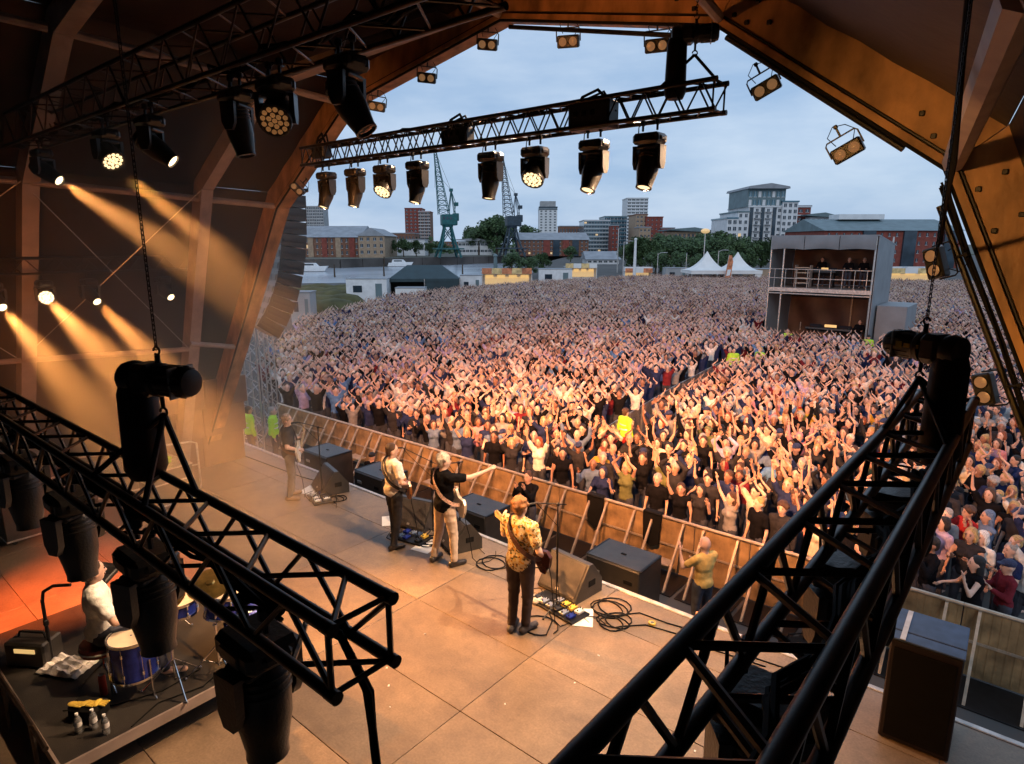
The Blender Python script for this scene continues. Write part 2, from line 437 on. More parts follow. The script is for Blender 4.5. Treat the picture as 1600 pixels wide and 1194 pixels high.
def append(me, mb):
    """join extra small pieces (fingers, eyes) to a mesh; material indices kept"""
    v0 = [tuple(v.co) for v in me.vertices]; f0 = [tuple(p.vertices) for p in me.polygons]; m0 = [p.material_index for p in me.polygons]
    n = len(v0); mats = list(me.materials)
    out = bpy.data.meshes.new(me.name)
    out.from_pydata(v0 + mb.v, [], f0 + [tuple(i + n for i in f) for f in mb.f])
    for q in mats: out.materials.append(q)
    out.polygons.foreach_set('material_index', m0 + mb.m)
    out.polygons.foreach_set('use_smooth', [True] * len(out.polygons))
    bpy.data.meshes.remove(me)
    return out

# arm directions per side s (front of the body is -Y, up is Z): upper arm, forearm, hand
def POSE(s, name):
    d = dict(down=((.22, .04, -1), (.06, -.3, -1), (0, -.2, -1)),
             clap_up=((.40, -.35, .85), (-.72, -.22, .66), (-.2, -.1, 1)),
             wide_up=((.62, -.22, .75), (.12, -.25, .96), (.1, -.1, 1)),
             high_up=((.35, -.3, .9), (.0, -.2, 1), (0, -.15, 1)),
             clap=((.32, -.25, -.9), (-.62, -.75, .35), (-.15, -.6, .75)),
             lean=((.3, -.42, -.85), (-.25, -.95, -.05), (-.5, -.8, -.1)),
             phone=((.12, -.72, -.55), (-.42, -.38, .85), (-.1, -.2, 1)),
             cheer=((.42, -.5, -.6), (-.05, -.4, .95), (0, -.2, 1)),
             fist=((.45, -.35, .8), (-.08, -.2, .97), (0, 0, 1)))
    if name == 'one_up': name = 'high_up' if s < 0 else 'down'
    if name == 'point': name = 'lean' if s > 0 else 'wide_up'
    if name == 'hold': name = 'cheer' if s > 0 else 'lean'
    return [V((x * s, y, z)).normalized() for x, y, z in d[name]]
POSES = ['clap_up', 'wide_up', 'one_up', 'clap', 'down', 'lean', 'phone', 'cheer', 'high_up', 'hold']
SAY = dict(clap_up='clapping overhead', wide_up='arms spread high', one_up='one arm up', clap='clapping low', down='arms down',
           lean='forearms forward', phone='hands at face', cheer='fists raised', high_up='arms straight up', hold='hand by shoulder')

def skeleton(arms, legs=None):
    """arms: {s: (shoulder, elbow, wrist, handtip)}"""
    J = {}
    for s in (-1, 1):
        sh = V((s * .178, .005, 1.405))
        if isinstance(arms, str):
            d = POSE(s, arms)
            if d[0].z > .3: sh = V((s * .172, .0, 1.435))
            e = sh + d[0] * .285; w = e + d[1] * .25; h = w + d[2] * .17
        else: e, w, h = [V(p) for p in arms[s]]
        J[s] = (sh, e, w, h)
    J['legs'] = legs or {s: (V((s * .095, 0, .92)), V((s * .115, -.02, .50)), V((s * .125, .02, .09)), V((s * .145, -.15, .035))) for s in (-1, 1)}
    return J

HEADC = V((0, -.012, 1.615))
def torso(mb, g=0.0, fem=False):
    w = .155 if fem else .172
    mb.ell((0, .0, 1.29), (w + g, .108 + g, .20 + g), nu=16, nv=10)
    mb.ell((0, .005, 1.40), (.15 + g, .085 + g, .075 + g), nu=14, nv=8)
    mb.ell((0, -.005, 1.10), ((.132 if fem else .152) + g, .10 + g, .18 + g), nu=16, nv=10)
    mb.ell((0, .01, .95), ((.168 if fem else .162) + g, .118 + g, .13 + g), nu=16, nv=10)
    if fem:
        for s in (-1, 1): mb.ell((s * .07, -.085, 1.29), (.065 + g, .055 + g, .06 + g))

def body_mesh(name, arms, voxel, legs=None, fem=False, face=True, fingers=True, headrot=0, ratio=None, smooth=3, hs=1.0):
    J = skeleton(arms, legs); mb = MB(); torso(mb, 0, fem); k = .92 if fem else 1
    mb.caps((0, .012, 1.42), .058 * k, (0, .0, 1.55), .052 * k)
    hr = Matrix.Rotation(headrot, 3, 'Z')
    H = lambda x, y, z: HEADC + hr @ V((x, y, z)) * hs
    i0 = len(mb.v)
    hr0, hr = hr, hr * hs
    mb.ell(H(0, 0, .01), (.075, .094, .112), nu=16, nv=12, M=hr); mb.ell(H(0, -.022, -.06), (.056, .066, .062), M=hr)
    mb.caps(H(0, -.088, .012), .011, H(0, -.104, -.022), .016)
    for s in (-1, 1): mb.ell(H(s * .076, .008, -.012), (.014, .024, .034), M=hr)
    hr = hr0
    for s in (-1, 1):
        sh, e, w, h = J[s]
        mb.caps((s * .10, .005, 1.415), .058 * k, sh, .056 * k)
        mb.caps(sh, .054 * k, e, .041 * k); mb.caps(e, .042 * k, w, .028 * k)
        hd = (h - w).normalized(); pc = w + hd * .055
        mb.caps(w, .027, w + hd * .085, .034)
        hp, kn, an, to = J['legs'][s]
        mb.caps(hp, .085, kn, .057); mb.caps(kn, .056, an, .038); mb.caps(an - V((0, 0, .035)) + (an - to) * .15, .04, to, .032)
    me = remesh(mb, [M['skin'], M['dark'], M['lips'], M['teeth']], name, voxel, smooth, ratio)
    ex = MB()
    if face:
        for s in (-1, 1):
            ex.ell(H(s * .030, -.086, .018), (.013, .008, .007), 1, 8, 5, hr); ex.ell(H(s * .031, -.089, .040), (.019, .007, .005), 1, 8, 4, hr)
        ex.ell(H(0, -.087, -.052), (.023, .009, .009), 2, 8, 5, hr)
        ex.ell(H(0, -.093, -.0505), (.015, .005, .0045), 3, 8, 4, hr)
    if fingers:
        for s in (-1, 1):
            sh, e, w, h = J[s]; hd = (h - w).normalized()
            sd = hd.cross(V((0, -1, .2))).normalized()
            if sd.length < .1: sd = V((1, 0, 0))
            nn = sd.cross(hd)
            for q, (o, L) in enumerate(((-.024, .066), (-.008, .078), (.008, .074), (.023, .058))):
                a = w + hd * .095 + sd * o; b = a + hd * L * .55 + nn * .004; c = b + hd * L * .45 + nn * .016
                ex.tube([a, b, c], [.0095, .0085, .006], 5)
            ts = -sd * s
            a = w + hd * .045 + ts * .022; ex.tube([a, a + ts * .03 + hd * .025, a + ts * .035 + hd * .055], [.012, .010, .007], 5)
    return append(me, ex) if ex.v else me

def top_mesh(name, arms, voxel, sleeve='short', fem=False, mats=None, ratio=None, g=.016, long=0):
    J = skeleton(arms); mb = MB(); torso(mb, g, fem); k = .92 if fem else 1
    mb.v = [(x, y, max(z, .90 - long)) for x, y, z in mb.v]
    for s in (-1, 1):
        sh, e, w, h = J[s]
        mb.caps((s * .09, .005, 1.41), .06 * k + g, sh, .058 * k + g * .8)
        if sleeve == 'short': mb.caps(sh, .055 + g, sh.lerp(e, .62), .05 + g)
        elif sleeve == 'long': mb.caps(sh, .055 + g, e, .043 + g); mb.caps(e, .044 + g, e.lerp(w, .92), .032 + g * .9)
    mb.caps((0, .012, 1.43), .062, (0, .008, 1.462), .056)
    return crumple(remesh(mb, mats or M['cloth'], name, voxel, 2, ratio), .008, 11)

def leg_mesh(name, voxel, legs=None, mats=None, ratio=None, g=.014, cut=1.0):
    L = skeleton('down', legs)['legs']; mb = MB()
    mb.ell((0, .01, .95), (.166 + g, .12 + g, .12))
    for s in (-1, 1):
        hp, kn, an, to = L[s]
        mb.caps(hp, .09 + g, kn, .06 + g); mb.caps(kn, .058 + g, kn.lerp(an, cut * .98), .041 + g)
    return crumple(remesh(mb, mats or M['denim'], name, voxel, 2, ratio), .008, 10)

def shoe_mesh(name, mats, legs=None, voxel=.014, sides=(-1, 1)):
    L = skeleton('down', legs)['legs']; mb = MB()
    for s in sides:
        hp, kn, an, to = L[s]
        d = (to - an); d.z = 0; d.normalize()
        heel = V((an.x, an.y, .045)) - d * .05; toe = V((to.x, to.y, .038))
        mb.caps(heel, .05, toe, .042); mb.caps(an, .05, heel.lerp(toe, .3) + V((0, 0, .02)), .048)
    mb.v = [(x, y, max(z, .006)) for x, y, z in mb.v]
    return remesh(mb, mats, name, voxel, 1)

def hair_mesh(style, voxel=.018, mats=None, ratio=None, headrot=0, hs=1.0):
    mb = MB(); hr = Matrix.Rotation(headrot, 3, 'Z') * hs
    E = lambda x, y, z, r: mb.ell(HEADC + hr @ V((x, y, z)), r, nu=14, nv=10, M=hr)
    if style == 'cap':
        E(0, .005, .055, (.087, .104, .075)); E(0, -.10, .052, (.065, .065, .012))
    else:
        E(0, .022, .046, (.085, .096, .089)); E(0, .048, -.005, (.077, .066, .09))
        if style == 'long':
            E(0, .065, -.11, (.088, .045, .15)); [E(s * .072, .03, -.08, (.028, .045, .13)) for s in (-1, 1)]
        if style == 'bob':
            E(0, .055, -.035, (.094, .058, .10)); [E(s * .075, .015, -.035, (.027, .055, .085)) for s in (-1, 1)]
        if style == 'bun':
            E(0, .075, .10, (.045, .045, .045))
        if style == 'curly':
            for i in range(26):
                a = rnd.random() * 6.28; t = rnd.uniform(-.1, 1.35); c = math.cos(t)
                p = V((math.sin(a) * c * .085, .02 - math.cos(a) * c * .09, .03 + math.sin(t) * .085))
                if p.y < -.055 and p.z < .07: continue
                E(p.x, p.y, p.z, (.03, .03, .03))
    return remesh(mb, mats or M['hair'], 'hair_' + style, voxel, 1, ratio)

VB = .026
BODY = {(p, f): body_mesh('person_body', p, VB, fem=f, hs=1.09) for p in POSES for f in (False, True)}
TOP = {(p, f, s): top_mesh('top', p, VB, s, f) for p in POSES for f in (False, True) for s in (('short', 'long') if not f else ('short', 'none'))}
LEGS = leg_mesh('trousers', .03)
HAIR = {s: hair_mesh(s, hs=1.09) for s in ('short', 'long', 'bob', 'bun', 'cap', 'curly')}

# low detail figures for the deep crowd
def crowd_variant(i, pose, hs, fem, sleeve):
    parts = [(body_mesh('b', pose, .042, fem=fem, face=False, fingers=False, ratio=.30, smooth=2, hs=1.16), 0), (top_mesh('t', pose, .042, sleeve, fem, ratio=.35, g=.02), 1), (leg_mesh('l', .05, ratio=.3), 2)]
    if hs: parts.append((hair_mesh(hs, .035, ratio=.5, hs=1.16), 3))
    mb = MB()
    for me, mi in parts:
        mb.add([v.co for v in me.vertices], [tuple(p.vertices) for p in me.polygons], mi); bpy.data.meshes.remove(me)
    return mb.mesh('crowd_figure', [M['skinR'], M['topR'], M['denim'], M['hairR']], 0)
CV = [('clap_up', 'short', 0, 'short'), ('clap_up', 'long', 1, 'none'), ('wide_up', 'short', 0, 'long'), ('high_up', 'bob', 1, 'short'), ('one_up', 'short', 0, 'short'), ('clap', 'short', 0, 'long'),
      ('clap', 'long', 1, 'short'), ('down', 'short', 0, 'short'), ('down', 'bob', 1, 'short'), ('down', None, 0, 'long'), ('phone', 'short', 0, 'short'), ('cheer', 'long', 1, 'none'), ('lean', 'cap', 0, 'long'), ('hold', 'bun', 1, 'short')]
CVM = [crowd_variant(i, *a) for i, a in enumerate(CV)]

# ------------------------------------------------------------------ ground, water, far bank
GZ = -1.6
def cw(x, f, z=0):   # metres right / ahead of the photographer -> world
    return V((math.cos(YAW) * x - math.sin(YAW) * f, math.sin(YAW) * x + math.cos(YAW) * f, z))
near = [(-500, -300), (-500, 60), (-60, 104), (-17, 112), (-6, 138), (2, 170), (30, 345), (500, 420), (500, -300)]
far_ = [(-900, 226), (-110, 238), (-66, 250), (-18, 300), (30, 345), (500, 420), (3500, 420), (3500, 4000), (-3500, 4000), (-3500, 226)]
m = MB(); m.prism([cw(x, f, GZ) for x, f in near], (0, 0, -.6)); struct(m.build('ground', M['ground'], smooth=0))
m = MB(); m.prism([cw(x, f, -1.0) for x, f in far_], (0, 0, -.6)); struct(m.build('far_bank', M['land'], smooth=0))
m = MB(); m.quad(cw(-3000, -100, -4.2), cw(2000, -100, -4.2), cw(2000, 1500, -4.2), cw(-3000, 1500, -4.2)); struct(m.build('water', M['water'], smooth=0))
quay = thing('quay_wall', 'long dark stone quay wall on the far side of the water', 'quay wall')
qp = far_[0:5]
for a, b in zip(qp[:-1], qp[1:]):
    A, B = cw(*a), cw(*b); n = max(1, int((B - A).length / 9)); d = (B - A).normalized(); nn = V((d.y, -d.x, 0))
    for k in range(min(n, 40)):
        p = A.lerp(B, k / n); q = A.lerp(B, (k + 1) / n - .004)
        m = MB(); m.prism([p - V((0, 0, 4.4)), q - V((0, 0, 4.4)), q - V((0, 0, .82)), p - V((0, 0, .82))], -nn * -.5)
        m.build('stone_panel', M['quaystone'], quay, 0)
    for k in range(n):
        if k % 5 == 2: m = MB(); m.cyl(A.lerp(B, k / n) + nn * .7 - V((0, 0, 5)), A.lerp(B, k / n) + nn * .7 - V((0, 0, .2)), .25, n=6); m.build('timber_fender', M['bark'], quay)

# ------------------------------------------------------------------ stage deck
deck = MB(); deck.box((-6.4, 1.2, -.11), (19.8, 12.56, .12)); sf = struct(deck.build('stage_floor', M['deck'], smooth=0))
deck_me = {}
xs = [-16.38 + 2.02 * k for k in range(10)]; ys = [7.45 - 1.2 * (k + 1) for k in range(9)]
ys = [6.61, 5.41, 4.21, 3.01, 1.81, .61, -.59, -1.79, -2.99]
for x in xs:
    for y, dy in [(6.61, .82)] + [(q, 1.2) for q in ys[1:]]:
        key = round(dy, 2)
        if key not in deck_me:
            mm = MB(); mm.box((1.01, dy / 2, -.022), (2.013, dy - .007, .044), bev=.004); deck_me[key] = mm.mesh('deck_panel', M['deck'], 0)
        o = ob('deck_panel', deck_me[key], sf, (x, y, rnd.uniform(-.0015, .0015)))
m = MB(); m.box((-6.4, 7.475, -.045), (19.8, .075, .11), bev=.008); m.build('edge_strip', M['edge'], sf)
m = MB(); m.box((-6.4, 7.40, -.86), (19.8, .03, 1.46)); m.build('front_skirt', M['canopy'], sf, 0)
for k in range(12):   # scuffs of tape and confetti dropped on the boards
    p = onground(rnd.uniform(560, 1150), rnd.uniform(880, 1180)); 
    if p.y > 7.3: continue
    m = MB(); m.box((0, 0, .003), (rnd.uniform(.01, .035), rnd.uniform(.008, .02), .004))
    m.build('tape_scrap', M['tape'], sf, 0, loc=(p.x, p.y, 0.001), rot=(0, 0, rnd.uniform(0, 3)))

# ------------------------------------------------------------------ canopy skin and roof arches
IN = [(-14.3, 0), (-11.3, 5.55), (-9.3, 7.1), (-5.95, 7.74), (-2.98, 7.08), (-.82, 5.52), (1.67, 0)]
CX = -6.15
def prof(sx, sz, off=0):
    P = [V((CX + (x - CX) * sx, z * sz)) for x, z in IN]; out = []
    for i, p in enumerate(P):
        a = P[i] - P[i - 1] if i else P[1] - P[0]; b = P[i + 1] - P[i] if i < len(P) - 1 else a
        na, nb = V((-a.y, a.x)).normalized(), V((-b.y, b.x)).normalized(); q = (na + nb).normalized()
        out.append(p + q * off / max(.4, q.dot(na)))
    return out
STA = {'A': (1.0, 1.0, lambda z: 6.1 + .1 * z), 'B': (1.11, 1.04, lambda z: 2.9), 'C': (1.21, 1.06, lambda z: -.2), 'D': (1.27, 1.07, lambda z: -4.4)}
def pts(k, off):
    sx, sz, fy = STA[k]
    return [V((p.x, fy(p.y), p.y)) for p in prof(sx, sz, off)]
def arch(name, P, Q, depth, label, bolts=(), mt=None):
    t = thing(name, label, 'roof arch')
    for i in range(len(P) - 1):
        a, b, c, d = P[i], P[i + 1], Q[i + 1], Q[i]
        e = (b - a).normalized() * .004
        m = MB(); m.prism([a + e, b - e, c - e, d + e], depth); m.build('beam_segment', mt or M['wood'], t, 0)
        if mt is None:
            sg = V(depth).normalized() * -.045; f = lambda u_: (a.lerp(d, u_), b.lerp(c, u_))
            (a0, b0), (a1, b1) = f(.0), f(.13)
            m = MB(); m.prism([a0 + e * 2 + sg, b0 - e * 2 + sg, b1 - e * 2 + sg, a1 + e * 2 + sg], -sg * .95); m.build('edge_lip', M['wood'], t, 0)
            (a0, b0) = f(.17); m = MB(); m.tube([a0 + sg * .4, b0 + sg * .4], .012, 6); m.build('conduit', M['black'], t)
    for i, dd in bolts:   # splice bolts near a joint
        a, b, c, d = P[i], P[i + 1], Q[i + 1], Q[i]
        for f in ((.05, .30), (.05, .72), (.11, .30), (.11, .72), (.19, .5)):
            f0 = f[0] if dd < 0 else 1 - f[0]
            p = a.lerp(b, f0).lerp(d.lerp(c, f0), f[1])
            s = -.006
            m = MB(); m.box((0, 0, 0), (.042, .03, .042), bev=.006); m.build('bolt', M['black'], t, 0, loc=p - V(depth).normalized() * .012)
    return t
arch('roof_arch', pts('A', 0), pts('A', .47), (0, .26, 0), 'front roof arch of amber lit timber framing the view of the crowd', [(4, 1), (5, -1), (3, 1), (4, -1)])
arch('roof_arch', pts('B', 0), pts('B', .30), (0, .22, 0), 'dark roof arch standing in the middle of the stage canopy, pale legs at both walls', (), M['alup'])
arch('roof_arch', pts('C', 0), pts('C', .30), (0, .22, 0), 'roof arch over the upstage side of the stage, mostly out of sight', (), M['alup'])
C3 = pts('A', 0)[3]
P2 = [V((-14.0, 5.45, 0)), V((-11.35, 5.30, 5.80)), V((-9.45, 5.5, 7.20)), C3 + V((-.5, -.4, .0))]
Q2 = [p + V((-.26, 0, .16)) for p in P2]
arch('roof_arch', P2, Q2, (0, .2, 0), 'slender pale arch leg rising beside the front arch and merging at the ridge', (), M['alup'])
m = MB(); m.tube([p + V((0, -.02, -.0)) for p in pts('A', -.015)], .018, 6)
tag(m.build('cable_run', M['rubber']), 'black cable run clipped along the lower edge of the front roof arch', 'cable')

can = thing('stage_canopy', 'dark fabric stage canopy forming the roof and side walls', 'stage canopy')
for a, b in (('D', 'C'), ('C', 'B'), ('B', 'A')):
    pa, pb = pts(a, .34 if a != 'A' else .45), pts(b, .34 if b != 'A' else .45)
    for i in range(6):
        q = [pa[i], pa[i + 1], pb[i + 1], pb[i]]
        n = (q[1] - q[0]).cross(q[3] - q[0]).normalized()
        if n.dot(V((CX, 0, 2)) - q[0]) > 0: n = -n
        m = MB(); g = 8
        # slightly sagging cloth between the arches
        vs = []; 
        for u in range(g + 1):
            for w in range(g + 1):
                fu, fw_ = u / g, w / g
                p = q[0].lerp(q[1], fu).lerp(q[3].lerp(q[2], fu), fw_)
                vs.append(p - n * (.10 * math.sin(math.pi * fu) * math.sin(math.pi * fw_) + .012 * math.sin(fu * 23 + fw_ * 5)))
        fs = [(u * (g + 1) + w, (u + 1) * (g + 1) + w, (u + 1) * (g + 1) + w + 1, u * (g + 1) + w + 1) for u in range(g) for w in range(g)]
        m.add(vs, fs); nv = len(vs); m.add([v + n * .02 for v in vs], [f[::-1] for f in fs])
        m.build('fabric_panel', M['canopyb'] if i >= 4 else M['canopy'], can, 60)
pd = pts('D', .34); m = MB(); m.prism(pd, (0, -.03, 0)); m.build('back_wall', M['canopy'], can, 0)
# purlins between the arches and bracing wires
LAB = ['low pale purlin along the left wall', 'pale purlin at the left shoulder of the roof', 'pale purlin under the left slope of the roof', 'pale ridge purlin under the canopy', 'pale purlin under the right slope of the roof', 'pale purlin at the right shoulder beside the front arch']
pB, pA = pts('B', .05), pts('A', .05)
pC = pts('C', .05)
for (i, L) in zip((1, 2, 3, 4, 5), LAB[1:]):
    t = thing('purlin', L, 'roof bar')
    for a, b in ((pC[i], pB[i]), (pB[i], pA[i])):
        m = MB(); d = (b - a).normalized()
        m.tube([a + d * .12, b - d * .05], .055 if i != 5 else .085, 8); m.build('purlin_bar', M['alup'], t)
t = thing('purlin', LAB[0], 'roof bar')
lo = lambda P, f: P[0].lerp(P[1], f)
for a, b in ((lo(pC, .5), lo(pB, .5)), (lo(pB, .5), P2[0].lerp(P2[1], .5)), (P2[0].lerp(P2[1], .52), lo(pA, .50))):
    m = MB(); m.tube([a, b], .05, 8); m.build('purlin_bar', M['alup'], t)
for lab, a, b in (('thin bracing wire rising to the front on the left wall', lo(pB, .5), P2[1]), ('thin bracing wire falling to the front on the left wall', pB[1], P2[0].lerp(P2[1], .5)),
                  ('thin bracing wire low on the upstage left wall', lo(pC, .5), pB[1]), ('thin bracing wire dropping across the upstage left wall', pC[1], lo(pB, .5))):
    m = MB(); m.cyl(a, b, .008, n=5); tag(m.build('bracing_wire', M['alu']), lab, 'wire', 'bracing wires on the canopy wall')

# clad base of the front left arch
ab = thing('arch_base', 'brown panelled box wrapped round the feet of the left roof arches', 'cladding box', (-14.62, 6.0, 0))
for k, (z0, z1) in enumerate(((.0, .72), (.735, 1.40), (1.415, 2.02))):
    for j, (y0, y1) in enumerate(((-.85, -.01), (.01, .95))):
        m = MB(); m.box((.20 * k, (y0 + y1) / 2, (z0 + z1) / 2), (1.25 - .06 * k, y1 - y0, z1 - z0), bev=.012); m.build('cladding_panel', M['clad'], ab, 0)

# ------------------------------------------------------------------ trusses
def truss(label, a, b, size=.24, r=.0215, rb=.010, bay=.40, mt='tube', group=None, ends=True, dense=1):
    a, b = V(a), V(b); d = (b - a); L = d.length; d.normalize()
    up = V((0, 0, 1)) if abs(d.z) < .9 else V((0, 1, 0)); sd = d.cross(up).normalized(); up = sd.cross(d).normalized()
    t = thing('lighting_truss', label, 'truss', a, group=group); h = size / 2
    cm = MB(); cm.cyl((0, 0, 0), d * L, r, n=14)
    for sg in (-1, 1):       # hollow tube ends
        cm.lathe([(r * .99, 0), (r * 1.08, .0), (r * 1.08, .05), (r * .99, .05)], Matrix.Translation(d * (0 if sg < 0 else L - .05)) @ d.to_track_quat('Z', 'Y').to_matrix().to_4x4(), 14, close=False)
    cme = cm.mesh('chord', M[mt])
    corner = [(-1, -1), (1, -1), (1, 1), (-1, 1)]
    for su, sv in corner: ob('chord', cme, t, sd * h * su + up * h * sv)
    n = max(2, round(L / bay))
    cache = {}
    def strut(p, q):
        v = q - p; key = tuple(round(c, 3) for c in v)
        if key not in cache:
            mm = MB(); mm.cyl((0, 0, 0), v, rb, n=6); cache[key] = mm.mesh('brace', M[mt])
        ob('brace', cache[key], t, p)
    for f in range(4):
        c0, c1 = corner[f], corner[(f + 1) % 4]
        o0, o1 = sd * h * c0[0] + up * h * c0[1], sd * h * c1[0] + up * h * c1[1]
        for k in range(n):
            x0 = L * (k + .02) / n; x1 = L * (k + .5) / n; x2 = L * (k + .98) / n
            strut(o0 + d * x0, o1 + d * x1); strut(o1 + d * x1, o0 + d * x2)
        if ends:
            for x in (.03, L - .03): strut(o0 + d * x, o1 + d * x)
    return t
YF, ZF = 5.71, 6.15
truss('long front lighting truss crossing the sky with eight moving heads below', (-8.75, YF, ZF), (-2.42, YF, ZF), rb=.009, bay=.27)
truss('upper left lighting truss running into the dark roof', (-11.6, 2.87, 6.43), (-2.62, 2.87, 6.43), .40, .022, .009, .62)
truss('close black lighting truss over the drum riser with four open tube ends', (-13.2, 1.12, 3.61), (-1.56, 1.12, 3.61), rb=.011, bay=.52)
truss('black lighting truss at the right, pointing out to the crowd', (-.35, -.25, 4.0), (-.35, 3.95, 4.0), rb=.011, bay=.38)
truss('thin lighting truss on the left side wall, carrying four lit beams', (-12.6, -1.5, 4.55), (-12.6, 5.65, 4.55), rb=.008, bay=.42)

# ------------------------------------------------------------------ stage fixtures
def rotz(a): return Matrix.Rotation(a, 4, 'Z')
def fixture_meshes():
    P = M['plasticb']; out = {}
    m = MB(); m.box((0, 0, -.055), (.27, .21, .10), bev=.025); m.box((0, 0, -.055), (.30, .12, .05), bev=.015)
    m.box((0, -.108, -.055), (.13, .012, .05), bev=.004); out['base'] = m.mesh('base', P)
    m = MB()
    for s in (-1, 1):
        m.tube([(s * .075, 0, 0), (s * .075, 0, .05)], .012, 6); m.box((s * .075, 0, .075), (.035, .05, .055), bev=.01)
    m.tube([(-.12, 0, -.01), (-.13, .02, .05), (-.05, .03, .09), (.03, .03, .09)], .006, 5); out['clamp'] = m.mesh('clamp', M['black'])
    m = MB(); m.box((0, 0, -.128), (.20, .15, .035), bev=.012)
    for s in (-1, 1): m.prism([(s * .145, -.06, -.115), (s * .145, .06, -.115), (s * .145, .055, -.27), (s * .145, .03, -.325), (s * .145, -.03, -.325), (s * .145, -.055, -.27)], (-s * .035, 0, 0))
    m.box((0, 0, -.125), (.29, .12, .022), bev=.008); out['yoke'] = m.mesh('yoke', P)
    # heads point along -Z when hanging straight down, pivot at 0
    m = MB(); m.lathe([(.045, .155), (.085, .15), (.102, .11), (.105, .0), (.102, -.08), (.088, -.15), (.076, -.215), (.078, -.245), (.066, -.247), (.062, -.225)], None, 20)
    for k in range(3): m.lathe([(.106, .03 + k * .03), (.110, .033 + k * .03), (.110, .042 + k * .03), (.106, .045 + k * .03)], None, 20, close=False)
    out['spot'] = m.mesh('head', P)
    m = MB(); m.lathe([(.05, .13), (.095, .125), (.115, .08), (.120, .0), (.124, -.07), (.124, -.10), (.112, -.103), (.110, -.09)], None, 22)
    for k in range(12):
        a = k * math.pi / 6; m.box((math.cos(a) * .118, math.sin(a) * .118, .03), (.014, .010, .11), Matrix.Rotation(a, 3, 'Z'))
    out['wash'] = m.mesh('head', P)
    for k, mm in (('lit', 'lit'), ('off', 'lensoff'), ('beam', 'litbeam'), ('dim', 'litfaint')):
        m = MB(); m.lathe([(.061, -.232), (.045, -.238), (.001, -.241)], None, 18); out['spotlens' + k] = m.mesh('lens', M[mm])
        m = MB()
        for (rr, cnt) in ((0, 1), (.042, 6), (.085, 12)):
            for i in range(cnt):
                a = 2 * math.pi * i / cnt + rr * 9
                m.lathe([(.0195, -.093), (.017, -.101), (.001, -.104)], Matrix.Translation((math.cos(a) * rr, math.sin(a) * rr, 0)), 8)
        out['washlens' + k] = m.mesh('lens_array', M[mm])
    m = MB(); m.lathe([(.109, -.088), (.001, -.089)], None, 20); out['washplate'] = m.mesh('front_plate', M['lensoff'])
    return out
FX = fixture_meshes()
def spot(name, parent, d, energy, angle, blend=.5, color=WARM, loc=(0, 0, 0), size=.06):
    l = bpy.data.lights.new(name, 'SPOT'); l.energy = energy; l.spot_size = R(angle); l.spot_blend = blend; l.color = color; l.shadow_soft_size = size
    o = bpy.data.objects.new(name, l); COL.objects.link(o); o.parent = parent; o.location = loc
    o.rotation_euler = V(d).to_track_quat('-Z', 'Y').to_euler(); return o
def mover(kind, label, loc, aim, lit='off', light=None, scale=1.0, group='moving head stage lights', yawoff=0):
    """loc: underside of the chord it hangs from; aim: point it looks at"""
    t = thing('moving_head_light' if kind == 'spot' else 'wash_light', label, 'stage light', loc, group=group); t.scale = (scale,) * 3
    L = V(loc); pv = L + V((0, 0, -.10 - .26)) * scale; d = (V(aim) - pv).normalized()
    yaw = math.atan2(d.y, d.x) + math.pi / 2
    ob('clamp', FX['clamp'], t, (0, 0, -.07)); ob('base', FX['base'], t, (0, 0, -.09)); ob('yoke', FX['yoke'], t, (0, 0, -.09), (0, 0, yaw + yawoff))
    hr = ob('head', FX[kind], t, (0, 0, -.36)); q = d.to_track_quat('-Z', 'Y')
    hr.rotation_euler = q.to_euler()
    if kind == 'spot': ob('lens', FX['spotlens' + lit], hr)
    else: ob('front_plate', FX['washplate'], hr); ob('lens_array', FX['washlens' + lit], hr)
    if light:
        for (dd, e, a, c) in light: spot('stage_spot', t, (V(dd) - pv) if dd is not None else d, e, a, .9, c, V((0, 0, -.36)) + (d * .30))
    return t
ZU = ZF - .12 - .025
crowd_aim = [(-16, 15), (-13.5, 20), (-12.5, 14), (-10.5, 22), (-9, 14), (-6.5, 20), (-5.0, 14), (-3.0, 17)]
kinds = ['spot', 'spot', 'wash', 'spot', 'spot', 'wash', 'spot', 'spot']
tx = [-8.31, -7.63, -7.0, -6.35, -5.11, -4.47, -3.72, -3.10]
names = ['leftmost moving head on the front truss, beside the arch', 'second moving head from the left on the front truss, narrow warm beam', 'round faced wash light on the left half of the front truss', 'moving head on the front truss just left of the first crane jib',
         'moving head on the front truss hanging before the second crane jib', 'round faced wash light at the middle right of the front truss', 'moving head under the black box near the right end of the front truss', 'rightmost moving head on the front truss, below its end']
for i in range(8):
    cx, cy = crowd_aim[i]
    # heads tip forward and down to the pit, as in the photograph
    near_aim = V((tx[i] - .0, YF - .9, ZU - 2.4)).lerp(V((tx[i], YF - .3, ZU - 2.5)), rnd.random())
    if kinds[i] == 'wash': near_aim = V((tx[i] + .25, YF - 1.0, ZU - 1.6))
    mover(kinds[i], names[i], (tx[i], YF, ZU), near_aim, 'lit', [((cx, cy, 0), CROWD_W, 52, WARM)], group='lights under the front truss')
